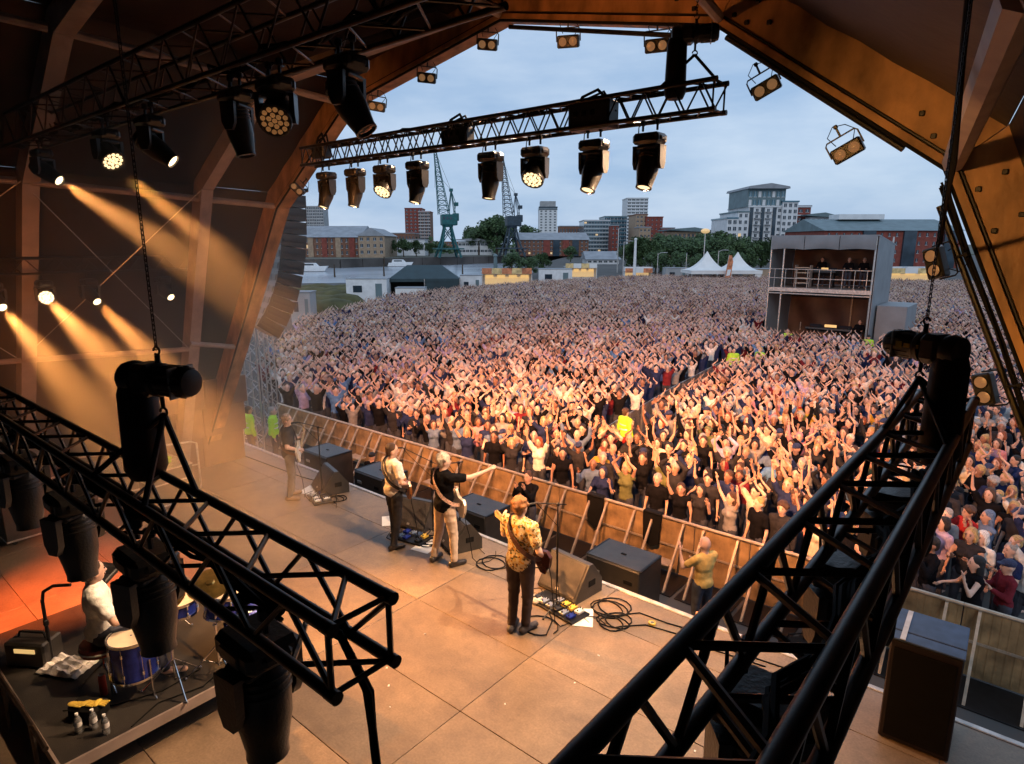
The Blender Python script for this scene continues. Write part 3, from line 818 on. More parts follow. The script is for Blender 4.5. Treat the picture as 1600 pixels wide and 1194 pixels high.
up = [(-8.1, 'wash', (-7.2, 3.0, 5.0), 'lit', 'lit round wash light at the far end of the upper left truss'), (-6.95, 'spot', (-5.6, 4.0, 4.4), 'beam', 'gold sided moving head throwing a beam from the upper left truss'),
      (-5.25, 'spot', (-5.0, 2.95, 4.4), 'off', 'moving head with an amber lit flank in the middle of the upper left truss'), (-4.66, 'wash', (-3.6, 1.7, 4.9), 'dim', 'round wash light with glowing amber cells on the upper left truss'),
      (-3.78, 'spot', (-3.05, 3.1, 4.6), 'off', 'largest dark moving head hanging in front of the sky edge at upper left'), (-10.4, 'spot', (-8.0, 4.4, 4.0), 'beam', 'moving head throwing a beam at the far left end of the upper truss')]
for x, k, aim, lit, lab in up:
    mover(k, lab, (x, 2.80, 6.20), aim, lit, [((-6.0, 4.9, 3.2), BEAM_W * .8, 17, (1, .42, .12))] if lit in ('lit', 'beam') else None, group='lights under the upper left truss', scale=1.0)
md = [(-2.30, 'hanging black moving head under the open end of the close truss'), (-3.42, 'black moving head on the close truss hanging over the snare drum'), (-4.60, 'black moving head on the close truss hanging over the drummer'),
      (-5.75, 'black moving head on the close truss right of the dark corner'), (-6.70, 'black moving head on the close truss at the left edge of the picture')]
for i, (x, lab) in enumerate(md):
    mover('spot', lab, (x, 1.12, 3.465), (x + (.05, .12, .16, .1, 0)[i], 1.10, 2.0), 'off', None, 1.12, 'lights under the close truss', yawoff=.5)
rt = [(1.55, 'black moving head nearest the camera under the right truss'), (2.45, 'black moving head in the middle of the right truss, over the stage edge'), (3.35, 'black moving head under the outer end of the right truss')]
for y, lab in rt:
    mover('spot', lab, (-.42, y, 3.855), (-.46, y + .1, 2.2), 'off', None, 1.0, 'lights under the right truss', yawoff=.3)
lf = [(2.5, 'spot', 'lit moving head half hidden at the left edge, amber beam'), (3.16, 'wash', 'brightest round lamp on the left wall, throwing a wide beam'), (3.80, 'spot', 'lit moving head in the middle of the left wall, narrow beam'), (5.0, 'spot', 'lit moving head on the left wall nearest the arch base')]
for i, (y, k, lab) in enumerate(lf):
    aim = V((-7.4, y + .7, 1.15)) if i != 1 else V((-4.0, 1.5, 3.6))
    mover(k, lab, (-12.6, y, 4.41), aim, 'beam', [(aim if i != 1 else (-8.0, 4.4, .8), BEAM_W * (1.2 if i == 1 else 1), 24 if i == 1 else 19, (1, .40, .10))], group='lit lamps on the left wall')
    # the brightest lamp faces the camera

# two-lamp blinders on the front arch
def blinder_meshes():
    o = {}
    m = MB(); m.box((0, 0, 0), (.36, .15, .19), bev=.018)
    for k in range(5): m.box((-.14 + k * .07, .082, 0), (.012, .02, .15))
    o['housing'] = m.mesh('housing', M['plastic'])
    m = MB(); m.lathe([(.066, 0), (.078, 0), (.078, .018), (.066, .018)], None, 18, close=False); o['rim'] = m.mesh('rim', M['black'])
    m = MB(); m.lathe([(.066, 0.006), (.055, .012), (.001, .016)], None, 18, close=False); o['lamp'] = m.mesh('lamp', M['litdim'])
    m = MB(); m.tube([(-.195, 0, 0), (-.195, 0, .17), (-.17, 0, .20), (.17, 0, .20), (.195, 0, .17), (.195, 0, 0)], .010, 6); m.cyl((0, 0, .20), (0, 0, .34), .014, n=6); m.box((0, 0, .33), (.05, .05, .05), bev=.01)
    o['bracket'] = m.mesh('bracket', M['black'])
    m = MB(); m.tube([(.1, .05, .09), (.17, .06, .2), (.1, .02, .3), (-.03, 0, .35), (-.14, .03, .26), (-.1, .06, .12)], .006, 5); o['cable'] = m.mesh('cable', M['rubber'])
    return o
BM = blinder_meshes()
bl = [((-6.26, 6.95, 7.51), .10, 'blinder light on the left slope of the front arch, next below the ridge'), ((-7.44, 6.93, 7.27), .10, 'blinder light halfway down the left slope of the front arch'), ((-8.59, 6.91, 7.02), .15, 'blinder light half hidden behind the big dark moving head'),
      ((-4.92, 6.93, 7.30), .0, 'blinder light hung from the flat middle of the arch, alone in the sky'), ((-3.70, 6.9, 7.03), .0, 'blinder light beside the chain hoist under the top of the arch'), ((-2.45, 6.84, 6.41), -.45, 'first blinder light down the right slope of the front arch'),
      ((-1.63, 6.77, 5.74), -.50, 'second blinder light down the right slope of the front arch'), ((-.80, 6.60, 4.74), 1.25, 'blinder light turned on end above the right hoist'), ((-.32, 6.5, 3.72), 1.25, 'blinder light turned on end right of the right hoist, before the crowd'), ((-10.75, 6.75, 5.87), .8, 'blinder light clipped to the left side of the front arch above the speaker stack')]
for i, (p, roll, lab) in enumerate(bl):
    d = (V((-1.5, 0, 4.2)) - V(p)).normalized()
    if i in (7, 8): d = (V((-2, 1, 3.6)) - V(p)).normalized()
    yaw = math.atan2(d.y, d.x) + math.pi / 2
    t = thing('blinder_light', lab, 'stage light', p, group='two lamp blinder lights on the front arch'); t.scale = (.74,) * 3
    Mx = Matrix.Rotation(yaw, 4, 'Z') @ Matrix.Rotation(roll, 4, 'Y') @ Matrix.Rotation(math.asin(max(-.6, min(.6, -d.z))) * .8, 4, 'X')
    t.rotation_euler = Mx.to_euler()
    h = ob('housing', BM['housing'], t); ob('bracket', BM['bracket'], t); ob('cable', BM['cable'], t)
    for s in (-1, 1):
        r = ob('rim', BM['rim'], t, (s * .085, -.074, 0), (R(90), 0, 0)); ob('lamp', BM['lamp'], t, (s * .085, -.070, 0), (R(90), 0, 0))
    if i < 7 and i != 2:
        aimp = V((-5.5 + rnd.uniform(-2.5, 1.5), 4.6, 0)); tgt = (aimp - V(p))
        e = spot('blinder_spot', None, tgt, STAGE_W * (4.4 if i == 5 else 1.5 if i in (3, 4) else .35), 100, .9, HOT, V(p) + tgt.normalized() * .25, .05)
# rails the blinders hang from
for lab, a, b in (('black lighting bar under the flat top of the front arch', pts('A', -.10)[3] + V((.15, 0, -.02)), pts('A', -.10)[4] + V((-.1, 0, -.0))), ('black lighting bar along the right slope of the front arch', pts('A', -.055)[4].lerp(pts('A', -.055)[5], .06), pts('A', -.055)[4].lerp(pts('A', -.055)[5], .86)),
                  ('black lighting bar down the right leg of the front arch', pts('A', -.14)[5].lerp(pts('A', -.14)[6], .04), pts('A', -.14)[5].lerp(pts('A', -.14)[6], .6))):
    m = MB(); m.cyl(a, b, .026, n=10); tag(m.build('lighting_bar', M['black']), lab, 'lighting bar')

# chain hoists
def chain_mesh(L):
    m = MB(); n = int(L / .036); ring = []
    for k in range(10):
        a = 2 * math.pi * k / 10; ring.append((math.cos(a) * .011, math.sin(a) * .011 + (.013 if math.sin(a) > 0 else -.013)))
    for i in range(n):
        z = i * .036
        q = [(x, 0, z + y) if i % 2 else (0, x, z + y) for x, y in ring]; q.append(q[0]); m.tube(q, .0045, 4, caps=False)
    return m.mesh('chain', M['black'], 0)
def hoist(label, loc, rz, chainL, bagdrop=.62, s=1.0, legs=None):
    t = thing('chain_hoist', label, 'hoist', loc, (0, 0, rz)); t.scale = (s,) * 3
    RX = Matrix.Rotation(R(90), 4, 'Y')
    m = MB(); m.lathe([(.06, -.30), (.10, -.29), (.115, -.25), (.115, -.02), (.13, .0), (.13, .04)], RX @ Matrix.Translation((0, 0, 0)), 18)
    for k in range(14):
        a = k / 14 * 2 * math.pi; m.box((-.15, math.cos(a) * .116, math.sin(a) * .116), (.20, .008, .010), Matrix.Rotation(-a + R(90), 3, 'X'))
    m.build('motor_housing', M['plastic'], t)
    m = MB(); m.box((.13, 0, 0), (.20, .25, .25), bev=.05); m.build('gear_case', M['plasticb'], t)
    m = MB(); m.lathe([(.08, .22), (.125, .225), (.135, .27), (.12, .34), (.07, .36)], RX, 16); m.build('end_cap', M['plastic'], t)
    m = MB(); m.box((-.19, 0, .0), (.02, .235, .235), bev=.006); m.build('strap_band', M['alu'], t)
    for k in range(3): m = MB(); m.box((-.12 + k * .075, -.119, .01), (.055, .006, .035 + .02 * (k == 0))); m.build('maker_plate', M['gold'], t, 0)
    m = MB(); m.tube([(.27, 0, -.04), (.27, 0, -.12), (.27, 0, -bagdrop + .08), (.27, 0, -bagdrop)], [.115, .14, .155, .12], 14); m.build('chain_bag', M['canopy'], t)
    m = MB(); m.tube([(.02, 0, .13), (.02, 0, .19)], .02, 8); m.tube([(0.02 + .03 * math.cos(a), 0, .22 + .03 * math.sin(a)) for a in [k * .6 for k in range(10)]], .009, 5); m.build('hook', M['black'], t)
    ob('chain', chain_mesh(chainL / s), t, (.02, 0, .25))
    m = MB(); m.tube([(.02, 0, -.13), (.02, 0, -.22)], .016, 8); m.tube([(.02 + .035 * math.cos(a), 0, -.25 + .035 * math.sin(a)) for a in [k * .65 for k in range(10)]], .010, 5); m.build('lower_hook', M['black'], t)
    for q in legs or ():
        q = (Matrix.Rotation(-rz, 3, 'Z') @ (V(q) - V(loc))) / s
        mm = MB(); mm.tube([(.02, 0, -.27), q], .022, 7); mm.build('sling', M['canopy'], t)
    return t
hoist('chain hoist hanging over the close truss, its chain running up out of the picture', (-3.32, 1.26, 4.24), R(200), 3.6, .80, .66, [(-3.02, 1.24, 3.74), (-3.62, 1.24, 3.74), (-3.0, 1.0, 3.74), (-3.64, 1.0, 3.74)])
hoist('chain hoist hanging over the outer end of the right truss', (-.40, 3.2, 4.47), R(-28), 2.4, .95, .50, [(-.47, 3.0, 4.13), (-.47, 3.55, 4.13), (-.23, 3.55, 4.13), (-.23, 2.9, 4.13)])
hoist('chain hoist at the right end of the front truss, below the arch top', (-2.70, 5.75, 6.70), R(205), 1.2, .85, .62, [(-2.5, 5.83, 6.28), (-2.95, 5.6, 6.28)])
# dimmer boxes and cable bundles lying in the trusses
for lab, p, sz in (('black power box inside the front truss, above the wash light', (-5.6, 5.68, 6.13), (.42, .16, .17)), ('black power box inside the front truss near its right end', (-3.72, 5.68, 6.13), (.48, .2, .26)), ('black power box at the left end of the front truss', (-8.35, 5.68, 6.2), (.30, .16, .2))):
    t = thing('power_box', lab, 'power box', p); m = MB(); m.box((0, 0, 0), sz, bev=.02); m.build('case', M['plastic'], t)
    
    for k in range(3): m = MB(); m.box((-sz[0] * .3 + k * .1, -sz[1] / 2 - .004, .02), (.05, .012, .05), bev=.004); m.build('socket', M['rubber'], t)
    m = MB(); m.tube([(sz[0] * .4, 0, sz[2] * .4), (sz[0] * .1, 0, .24), (-sz[0] * .3, .02, .2), (-sz[0] * .5, 0, .05)], .016, 6); m.tube([(sz[0] * .5, .03, .02), (.1, .03, .22), (-sz[0] * .4, .04, .16)], .013, 6); m.build('cable_loop', M['rubber'], t)
def cablerun(lab, P, r=.014, n=7, jit=.03):
    m = MB()
    for k in range(n):
        q = [V(p) + V((rnd.uniform(-jit, jit), rnd.uniform(-jit, jit), rnd.uniform(-jit, jit))) for p in P]; m.tube(q, r * rnd.uniform(.6, 1.1), 6)
    return tag(m.build('cable_bundle', M['rubber']), lab, 'cables')
line = lambda a, b, n, sag=0: [V(a).lerp(V(b), k / n) - V((0, 0, sag * math.sin(math.pi * k / n))) for k in range(n + 1)]
cablerun('black cable bundle lying along the close truss', [p + V((0, .03 * math.sin(i * 2.3), .02 * math.sin(i * 3.1))) for i, p in enumerate(line((-12.5, 1.14, 3.53), (-2.1, 1.12, 3.54), 44))], .015, 7, .035)
cablerun('black cable tail dropping from the end of the close truss to the stage', [(-2.1, 1.14, 3.54), (-1.82, 1.2, 3.50), (-1.70, 1.22, 3.32), (-1.66, 1.22, 2.9), (-1.60, 1.2, 2.2), (-1.5, 1.2, 1.2), (-1.4, 1.2, .02)], .014, 5, .012)
cablerun('black cable bundle lying along the right truss', [p + V((.03 * math.sin(i * 2.1), 0, .015 * math.sin(i * 2.7))) for i, p in enumerate(line((-.33, -.2, 3.93), (-.30, 3.6, 3.93), 20))], .013, 6, .03)
cablerun('cable bundle along the upper left truss', [p + V((0, .04 * math.sin(i * 2.1), .03 * math.sin(i * 1.7))) for i, p in enumerate(line((-11, 2.85, 6.28), (-2.9, 2.85, 6.30), 30))], .012, 6, .04)
cablerun('cable bundle along the top of the front truss', [p + V((0, .03 * math.sin(i * 2.1), .02 * math.sin(i * 1.7))) for i, p in enumerate(line((-8.3, 5.72, 6.28), (-2.8, 5.72, 6.28), 26))], .009, 4, .03)
cablerun('black cable bundle running down beside the right arch leg', [pts('A', -.03)[5] + V((.02, -.08, -.12)), pts('A', -.08)[5].lerp(pts('A', -.08)[6], .12), pts('A', -.07)[5].lerp(pts('A', -.07)[6], .25), pts('A', -.10)[5].lerp(pts('A', -.10)[6], .4), pts('A', -.07)[5].lerp(pts('A', -.07)[6], .6), pts('A', -.08)[6]], .012, 7, .03)
cablerun('thick black cable hanging from the roof joint in front of the right shoulder', [(-.42, 3.0, 7.2), (-.44, 3.4, 6.2), (-.52, 4.4, 5.35), (-.72, 6.0, 4.9)], .016, 3, .015)

# ------------------------------------------------------------------ side fill, PA stack, PA tower
t = thing('side_fill_cabinet', 'tall dark side fill speaker cabinet with skylight tinted top at the right stage edge', 'speaker', (-.47, 7.02, 0), (0, 0, R(2)))
m = MB(); m.box((0, 0, .56), (.60, .62, 1.10), bev=.012); m.build('cabinet', M['fill'], t, 0)
m = MB(); m.box((0, -.316, .55), (.52, .012, .98), bev=.004); m.build('grille', M['rubber'], t, 0)
m = MB(); m.box((0, .085, 1.128), (.61, .46, .026), bev=.006); m.build('top_panel', M['skytop_pedal'], t, 0)
m = MB(); m.box((0, -.24, 1.126), (.61, .17, .022), bev=.006); m.build('top_flap', M['skytop_pedal'], t, 0)
m = MB(); m.box((-.20, -.02, 1.146), (.045, .62, .006)); m.build('tape_strip', M['tape'], t, 0)
m = MB(); m.box((-.306, -.1, .45), (.006, .10, .03)); m.build('handle', M['alu'], t, 0)

t = thing('line_array', 'hanging curved stack of brown grey speaker boxes left of the front arch', 'speaker array', (-15.4, 9.3, 5.95), (0, 0, R(-12)))
p = V((0, 0, 0)); ang = R(1); me = None
bm_ = MB(); bm_.prism([(-.55, -.30, -.145), (.55, -.30, -.145), (.55, .34, -.165), (-.55, .34, -.165)], (0, 0, .30)); bme = bm_.mesh('speaker_box', M['plasticb'], 0)
gm_ = MB(); [gm_.box((x, -.306, -.02), (.30, .02, .16), bev=.006) for x in (-.33, .0, .33)]; gm_.box((-.565, .0, 0), (.03, .5, .06)); gm_.box((.565, .0, 0), (.03, .5, .06)); gme = gm_.mesh('rear_panel', M['plastic'], 0)
for k in range(11):
    b = ob('speaker_box', bme, t, p, (-ang, 0, 0)); ob('rear_panel', gme, b, (0, 0, 0))
    ang += R(.8 + k * .55); p = p + V((0, -.325 * math.sin(ang), -.325 * math.cos(ang)))
m = MB(); m.box((0, 0, .27), (1.0, .9, .09), bev=.02); m.cyl((-.3, 0, .3), (-.3, 0, 1.6), .02); m.cyl((.3, 0, .3), (.3, 0, 1.6), .02); m.build('flying_frame', M['black'], t)
truss('silver tower truss standing in the pit under the hanging speakers', (-18.6, 9.55, GZ), (-18.6, 9.55, 2.95), .42, .028, .013, .55, 'alu')
truss('thin silver tower truss behind the first one at the left stage wing', (-20.4, 11.2, GZ), (-20.4, 11.2, 3.2), .34, .026, .012, .55, 'alu')
t = thing('lamp_cluster', 'small cluster of lamps clamped on top of the silver tower truss', 'lamps', (-18.5, 9.4, 2.95))
for k in range(4):
    m = MB(); m.lathe([(.05, -.1), (.09, -.06), (.10, .08), (.085, .09)], Matrix.Translation((.16 * (k % 2) - .08, 0, .22 * (k // 2) + .1)) @ Matrix.Rotation(R(100), 4, 'X'), 12); b = m.build('lamp_can', M['plastic'], t)
    m = MB(); m.lathe([(.08, .092), (.001, .095)], Matrix.Translation((.16 * (k % 2) - .08, 0, .22 * (k // 2) + .1)) @ Matrix.Rotation(R(100), 4, 'X'), 12, close=False); m.build('lamp_lens', M['litdim'], t)

# ------------------------------------------------------------------ pit speakers, floor monitors
def sub(label, c, w=1.06, d=.80, top=-.40, rz=0, logo=True):
    t = thing('subwoofer', label, 'subwoofer', (c[0], c[1], GZ), (0, 0, rz), group='subwoofers in the pit'); H = top - GZ
    m = MB(); m.box((0, 0, H / 2), (w, d, H - .04), bev=.02); m.build('cabinet', M['plasticb'], t, 0)
    m = MB(); m.box((0, 0, H - .012), (w - .05, d - .05, .02), bev=.006); m.build('top_panel', M['skytop_pedal'] if 0 else M['plasticb'], t, 0)
    m = MB(); m.box((0, 0, H + .002), (.10, .05, .012), bev=.004); m.build('pole_socket', M['rubber'], t, 0)
    for s in (-1, 1):
        m = MB(); m.box((s * w * .3, -d / 2 - .004, H * .78), (.16, .015, .07), bev=.004); m.build('handle', M['alu'] if s < 0 else M['rubber'], t, 0)
        m = MB(); m.box((s * w * .49, 0, H - .02), (.05, d * .96, .05), bev=.015); m.build('corner_trim', M['black'], t, 0)
sub('broad subwoofer in the pit right of the patterned shirt guitarist', (-5.12, 9.14))
sub('broad subwoofer in the pit beside the pointing singer', (-8.55, 9.12))
sub('subwoofer in the pit below the white shirted guitarist', (-11.75, 9.12))
sub('leftmost subwoofer in the pit, behind the bass player', (-14.05, 9.2))

def wedge(label, x, y, rz, s=1.0):
    t = thing('floor_monitor', label, 'monitor speaker', (x, y, 0), (0, 0, rz), group='floor monitors along the stage edge'); t.scale = (s,) * 3
    pr = [(-.34, -.27, .05), (-.34, .02, .47), (-.34, .10, .47), (-.34, .30, .20), (-.34, .30, .0), (-.34, -.24, 0)]
    m = MB(); m.prism(pr, (.68, 0, 0)); m.build('cabinet', M['plasticb'], t, 0)
    a, b = V((0, -.27, .05)), V((0, .02, .47)); n = V((0, -.823, .568)); c = (a + b) / 2
    Mr = Matrix.Rotation(math.atan2(.42, .29), 3, 'X')
    m = MB(); m.box(c + n * .006, (.63, .47, .014), Mr, bev=.006); m.build('grille', M['grille'], t, 0)
    m = MB(); m.box(c + n * .015 - V((-.0, .29, .42)).normalized() * .19 , (.05, .035, .006), Mr); m.build('badge', M['alu'], t, 0)
    for sx in (-1, 1):
        m = MB(); m.box((sx * .342, .08, .20), (.012, .14, .09), bev=.005); m.build('handle', M['rubber'], t, 0)
wedge('floor monitor by the bass player at the far left of the stage edge', -10.75, 7.02, R(-16))
wedge('floor monitor standing behind the white shirted guitarist', -8.15, 7.05, R(14))
wedge('floor monitor beside the legs of the pointing singer', -7.05, 6.98, R(-22))
wedge('floor monitor with worn grille right of the patterned shirt guitarist', -4.80, 7.0, R(-6), 1.05)

# ------------------------------------------------------------------ musicians
def person(label, body, parts, loc, rz, cat='person', group=None, skin=SKINS[0], scale=1.0):
    o = ob('person', body, None, loc, (0, 0, rz), scale); tag(o, label, cat, group); o.color = (*skin, 1)
    for nm, me, c in parts:
        q = ob(nm, me, o)
        if c: q.color = (*c, 1)
    return o
def face_dir(x, y): return math.atan2(y, x) + math.pi / 2      # rotation that turns -Y to (x, y)
VM = .0135
def guitarist(label, loc, rz, arms, legs, top, topmat, sleeve, legmat, shoemat, hair, haircol, hr, skin, fem=False, scale=1.0, long=.05):
    b = body_mesh('person_body', arms, VM, legs, headrot=hr)
    parts = [('shirt', top_mesh('shirt', arms, VM, sleeve, False, topmat, long=long, g=.02), top), ('trousers', leg_mesh('trousers', VM, legs, legmat), None), ('shoe', shoe_mesh('shoe', shoemat, legs, sides=(-1,)), None), ('shoe', shoe_mesh('shoe', shoemat, legs, sides=(1,)), None),
             ('hair', hair_mesh(hair, .013, headrot=hr), haircol)]
    return person(label, b, parts, loc, rz, skin=skin, scale=scale)
def guitar(label, parent_loc, rz, body_at, neck_to, bodymat, neckmat, strapmat, strap_pts, sc_=1.0, bass=False):
    t = thing('bass_guitar' if bass else 'electric_guitar', label, 'guitar', parent_loc, (0, 0, rz)); t.scale = (sc_,) * 3
    a, b = V(body_at), V(neck_to); u = (b - a).normalized(); n = V((0, -1, .15)); n = (n - u * n.dot(u)).normalized(); w = n.cross(u)
    out = [(-.20, -.13), (-.22, .0), (-.20, .13), (-.12, .17), (-.04, .12), (.04, .11), (.13, .16), (.17, .13), (.12, .05), (.12, -.05), (.16, -.13), (.11, -.15), (.04, -.11), (-.04, -.12), (-.12, -.17)]
    m = MB(); m.prism([a + u * x + w * y - n * .022 for x, y in out], n * .044); m.build('body', bodymat, t, 30)
    m = MB(); m.prism([a + u * x + w * y + n * .023 for x, y in [(-.1, -.09), (-.12, .02), (.0, .08), (.08, .06), (.09, -.04), (0, -.1)]], n * .004); m.build('pickguard', M['tape'], t, 0)
    L = (b - a).length
    m = MB(); m.prism([a + u * .10 + w * -.03 + n * .01, a + u * .10 + w * .03 + n * .01, a + u * (L - .16) + w * .023 + n * .01, a + u * (L - .16) + w * -.023 + n * .01], n * .028); m.build('neck', neckmat, t, 0)
    m = MB(); m.prism([a + u * (L - .16) + w * -.025, a + u * (L - .16) + w * .03, a + u * (L - .05) + w * .06, a + u * L + w * .03, a + u * (L - .03) + w * -.03], n * .022)
    for k in range(6): m.cyl(a + u * (L - .14 + k * .02) + w * .035, a + u * (L - .14 + k * .02) + w * .08, .006, n=5)
    m.build('headstock', neckmat, t, 0)
    m = MB(); P = [V(p) for p in strap_pts]; Q = []
    for i in range(len(P) - 1):
        for k in range(4):
            f = k / 4; p0 = P[max(i - 1, 0)]; p1, p2 = P[i], P[i + 1]; p3 = P[min(i + 2, len(P) - 1)]
            Q.append(.5 * ((2 * p1) + (p2 - p0) * f + (2 * p0 - 5 * p1 + 4 * p2 - p3) * f * f + (3 * p1 - p0 - 3 * p2 + p3) * f ** 3))
    Q.append(P[-1]); vs = []; fs = []
    for i, q in enumerate(Q):
        d = (Q[min(i + 1, len(Q) - 1)] - Q[max(i - 1, 0)]).normalized(); cen = V((0, .0, q.z)); nr = (q - cen); nr = (nr - d * nr.dot(d)).normalized(); sd = d.cross(nr)
        vs += [q + sd * .026, q + sd * .026 + nr * .006, q - sd * .026 + nr * .006, q - sd * .026]
    for i in range(len(Q) - 1):
        for k in range(4): fs.append((i * 4 + k, i * 4 + (k + 1) % 4, i * 4 + 4 + (k + 1) % 4, i * 4 + 4 + k))
    m.add(vs, fs); m.build('strap', strapmat, t, 0)
    m = MB(); e = a - u * .2; m.tube([e, e + V((-.05, .02, -.15)), (a.x - .20, a.y - .02, .5), (a.x - .22, a.y - .06, .12), (a.x - .25, a.y - .14, .012), (a.x - .32, a.y - .30, .010), (a.x - .28, a.y - .48, .010), (a.x - .15, a.y - .60, .010)], .006, 5); m.build('lead', M['rubber'], t)
    return t
STRAP = [(-.21, -.13, .96), (-.215, .03, 1.03), (-.12, .135, 1.14), (.0, .15, 1.27), (.085, .125, 1.40), (.115, .03, 1.485), (.115, -.07, 1.44), (.10, -.135, 1.30), (.11, -.17, 1.14)]
def legs_(dx, dy, turn=0):
    return {-1: (V((-.095, 0, .92)), V((-.115 - dx * .5, -.03 + dy * .5, .50)), V((-.13 - dx, .02 + dy, .09)), V((-.17 - dx, -.14 + dy, .035))), 1: (V((.095, 0, .92)), V((.12 + dx * .5, -.02 - dy * .4, .50)), V((.135 + dx, .03 - dy, .09)), V((.18 + dx, -.13 - dy, .035)))}
GA = {-1: ((-.30, .03, 1.15), (-.17, -.20, 1.04), (-.06, -.25, 1.00)), 1: ((.29, -.03, 1.15), (.37, -.25, 1.14), (.40, -.30, 1.22))}
GD = {-1: ((-.28, .02, 1.13), (-.20, -.17, .98), (-.14, -.23, .90)), 1: ((.28, -.06, 1.17), (.42, -.25, 1.20), (.45, -.30, 1.27))}
GCa = {-1: ((-.34, -.22, 1.40), (-.44, -.44, 1.47), (-.49, -.57, 1.52)), 1: ((.27, -.02, 1.14), (.22, -.24, 1.08), (.14, -.30, 1.08))}
BANDS = dict(A=(-10.94, 6.30, face_dir(.50, .86), .98), B=(-7.87, 6.34, face_dir(.12, .99), 1.0), C=(-6.72, 6.39, face_dir(.10, .99), 1.04), D=(-4.70, 5.76, face_dir(-.08, 1), 1.06))
x, y, r, s = BANDS['A']
guitarist('grey haired bass player in dark shirt and jeans at the far left', (x, y, 0), r, GA, legs_(.0, .03), SHIRTS['charcoal'], M['cloth'], 'short', mat('blue_grey_jeans', (.10, .11, .12), .85, 0, .3, 10), mat('tan_shoes', (.30, .20, .13), .7), 'curly', (.40, .30, .22), -.25, SKINS[2], scale=s)
guitar('white bass guitar held by the player at the far left', (x, y, 0), r, (-.10, -.185, 1.0), (.62, -.33, 1.30), mat('white_guitar', (.68, .63, .55), .25), mat('pale_maple', (.5, .34, .17), .4), mat('brown_strap', (.12, .06, .03), .6), STRAP, s, True)
x, y, r, s = BANDS['B']
guitarist('guitarist in white shirt and black trousers with dark hair, second from the left', (x, y, 0), r, GA, legs_(.07, .14), (.74, .71, .66), M['cloth'], 'short', mat('black_trousers', (.018, .016, .018), .8), mat('black_shoes', (.02, .015, .012), .4), 'short', HAIRS['brown'], -.5, SKINS[0], scale=s)
guitar('brown sunburst guitar held by the white shirted guitarist', (x, y, 0), r, (-.09, -.19, .99), (.60, -.33, 1.22), mat('sunburst', (.22, .08, .02), .25), mat('maple_neck', (.4, .26, .12), .4), mat('black_strap', (.02, .018, .018), .6), STRAP, s)
x, y, r, s = BANDS['C']
guitarist('grey haired singer in black shirt and pale trousers stretching an arm to the crowd', (x, y, 0), r, GCa, legs_(.04, -.05), SHIRTS['black'], M['cloth'], 'short', mat('pale_trousers', (.50, .40, .32), .8, 0, .25, 8), mat('black_boots', (.02, .016, .015), .35), 'curly', (.55, .47, .38), -.45, SKINS[2], scale=s)
guitar('pale guitar slung on the pointing singer by a patterned strap', (x, y, 0), r, (-.11, -.19, .95), (.50, -.34, 1.22), mat('cream_guitar', (.62, .52, .38), .25), mat('amber_neck', (.4, .22, .09), .4), mat('patterned_strap', (.45, .28, .22), .7, 0, .8, 60), STRAP, s)
x, y, r, s = BANDS['D']
guitarist('guitarist in yellow patterned shirt and dark trousers standing nearest the camera', (x, y, 0), r, GD, legs_(-.055, -.03), (.5, .4, .2), M['floral'], 'short', mat('purple_black_trousers', (.032, .020, .024), .8, 0, .25, 9), mat('dark_sneakers', (.035, .03, .035), .6), 'curly', (.30, .13, .05), -.1, SKINS[2], scale=s, long=.11)
guitar('dark guitar with pale neck held by the patterned shirt guitarist', (x, y, 0), r, (-.12, -.20, .95), (.66, -.36, 1.24), mat('dark_guitar', (.05, .015, .010), .2), mat('blond_neck', (.55, .40, .2), .4), mat('brown_leather_strap', (.08, .03, .015), .5), STRAP, s)

# mic stands
def micstand(label, p, h, toward, boom=.55, tilt=.25):
    t = thing('microphone_stand', label, 'microphone stand', (p[0], p[1], 0)); d = V((toward[0], toward[1], 0)).normalized()
    m = MB()
    for k in range(3):
        a = 2 * math.pi * k / 3 + .5; m.tube([(0, 0, .16), (math.cos(a) * .28, math.sin(a) * .28, .012)], .009, 6); m.ell((math.cos(a) * .28, math.sin(a) * .28, .014), (.016,) * 3)
    m.build('tripod_base', M['black'], t)
    m = MB(); m.cyl((0, 0, .1), (0, 0, h), .0105, n=8); m.cyl((0, 0, h * .55), (0, 0, h * .55 + .07), .018, n=8); m.build('pole', M['black'], t)
    e = V((0, 0, h)) + d * boom + V((0, 0, tilt)); m = MB(); m.cyl(V((0, 0, h)) - d * .12 - V((0, 0, tilt * .22)), e, .008, n=6); m.box((0, 0, h), (.04, .04, .05), bev=.01); m.build('boom', M['black'], t)
    u = (d * .9 + V((0, 0, -.1))).normalized(); m = MB(); m.tube([e, e + u * .12], [.012, .017], 8); m.ell(e + u * .14, (.026,) * 3, 0, 10, 8); m.build('microphone', M['plastic'], t)
    m = MB(); m.tube([e, e - V((0, 0, .12)) - d * .1, V((.014, 0, h * .8)), V((.015, .0, h * .3)), (.05, .03, .04), (.25, .15, .01), (.5, .05, .008)], .0045, 5); m.build('lead', M['rubber'], t)
micstand('microphone stand in front of the bass player', (-10.55, 6.72), 1.42, (-.5, -.55), .35, .12)
micstand('microphone stand with angled boom between the white shirted guitarist and the singer', (-7.55, 6.9), 1.35, (-.75, -.35), .5, .2)
micstand('microphone stand beside the singer, mostly hidden by the black shirt', (-6.95, 6.95), 1.45, (.1, -.55), .3, .08)
micstand('microphone stand right of the patterned shirt guitarist', (-4.60, 6.42), 1.55, (-.3, -.45), .30, .06)
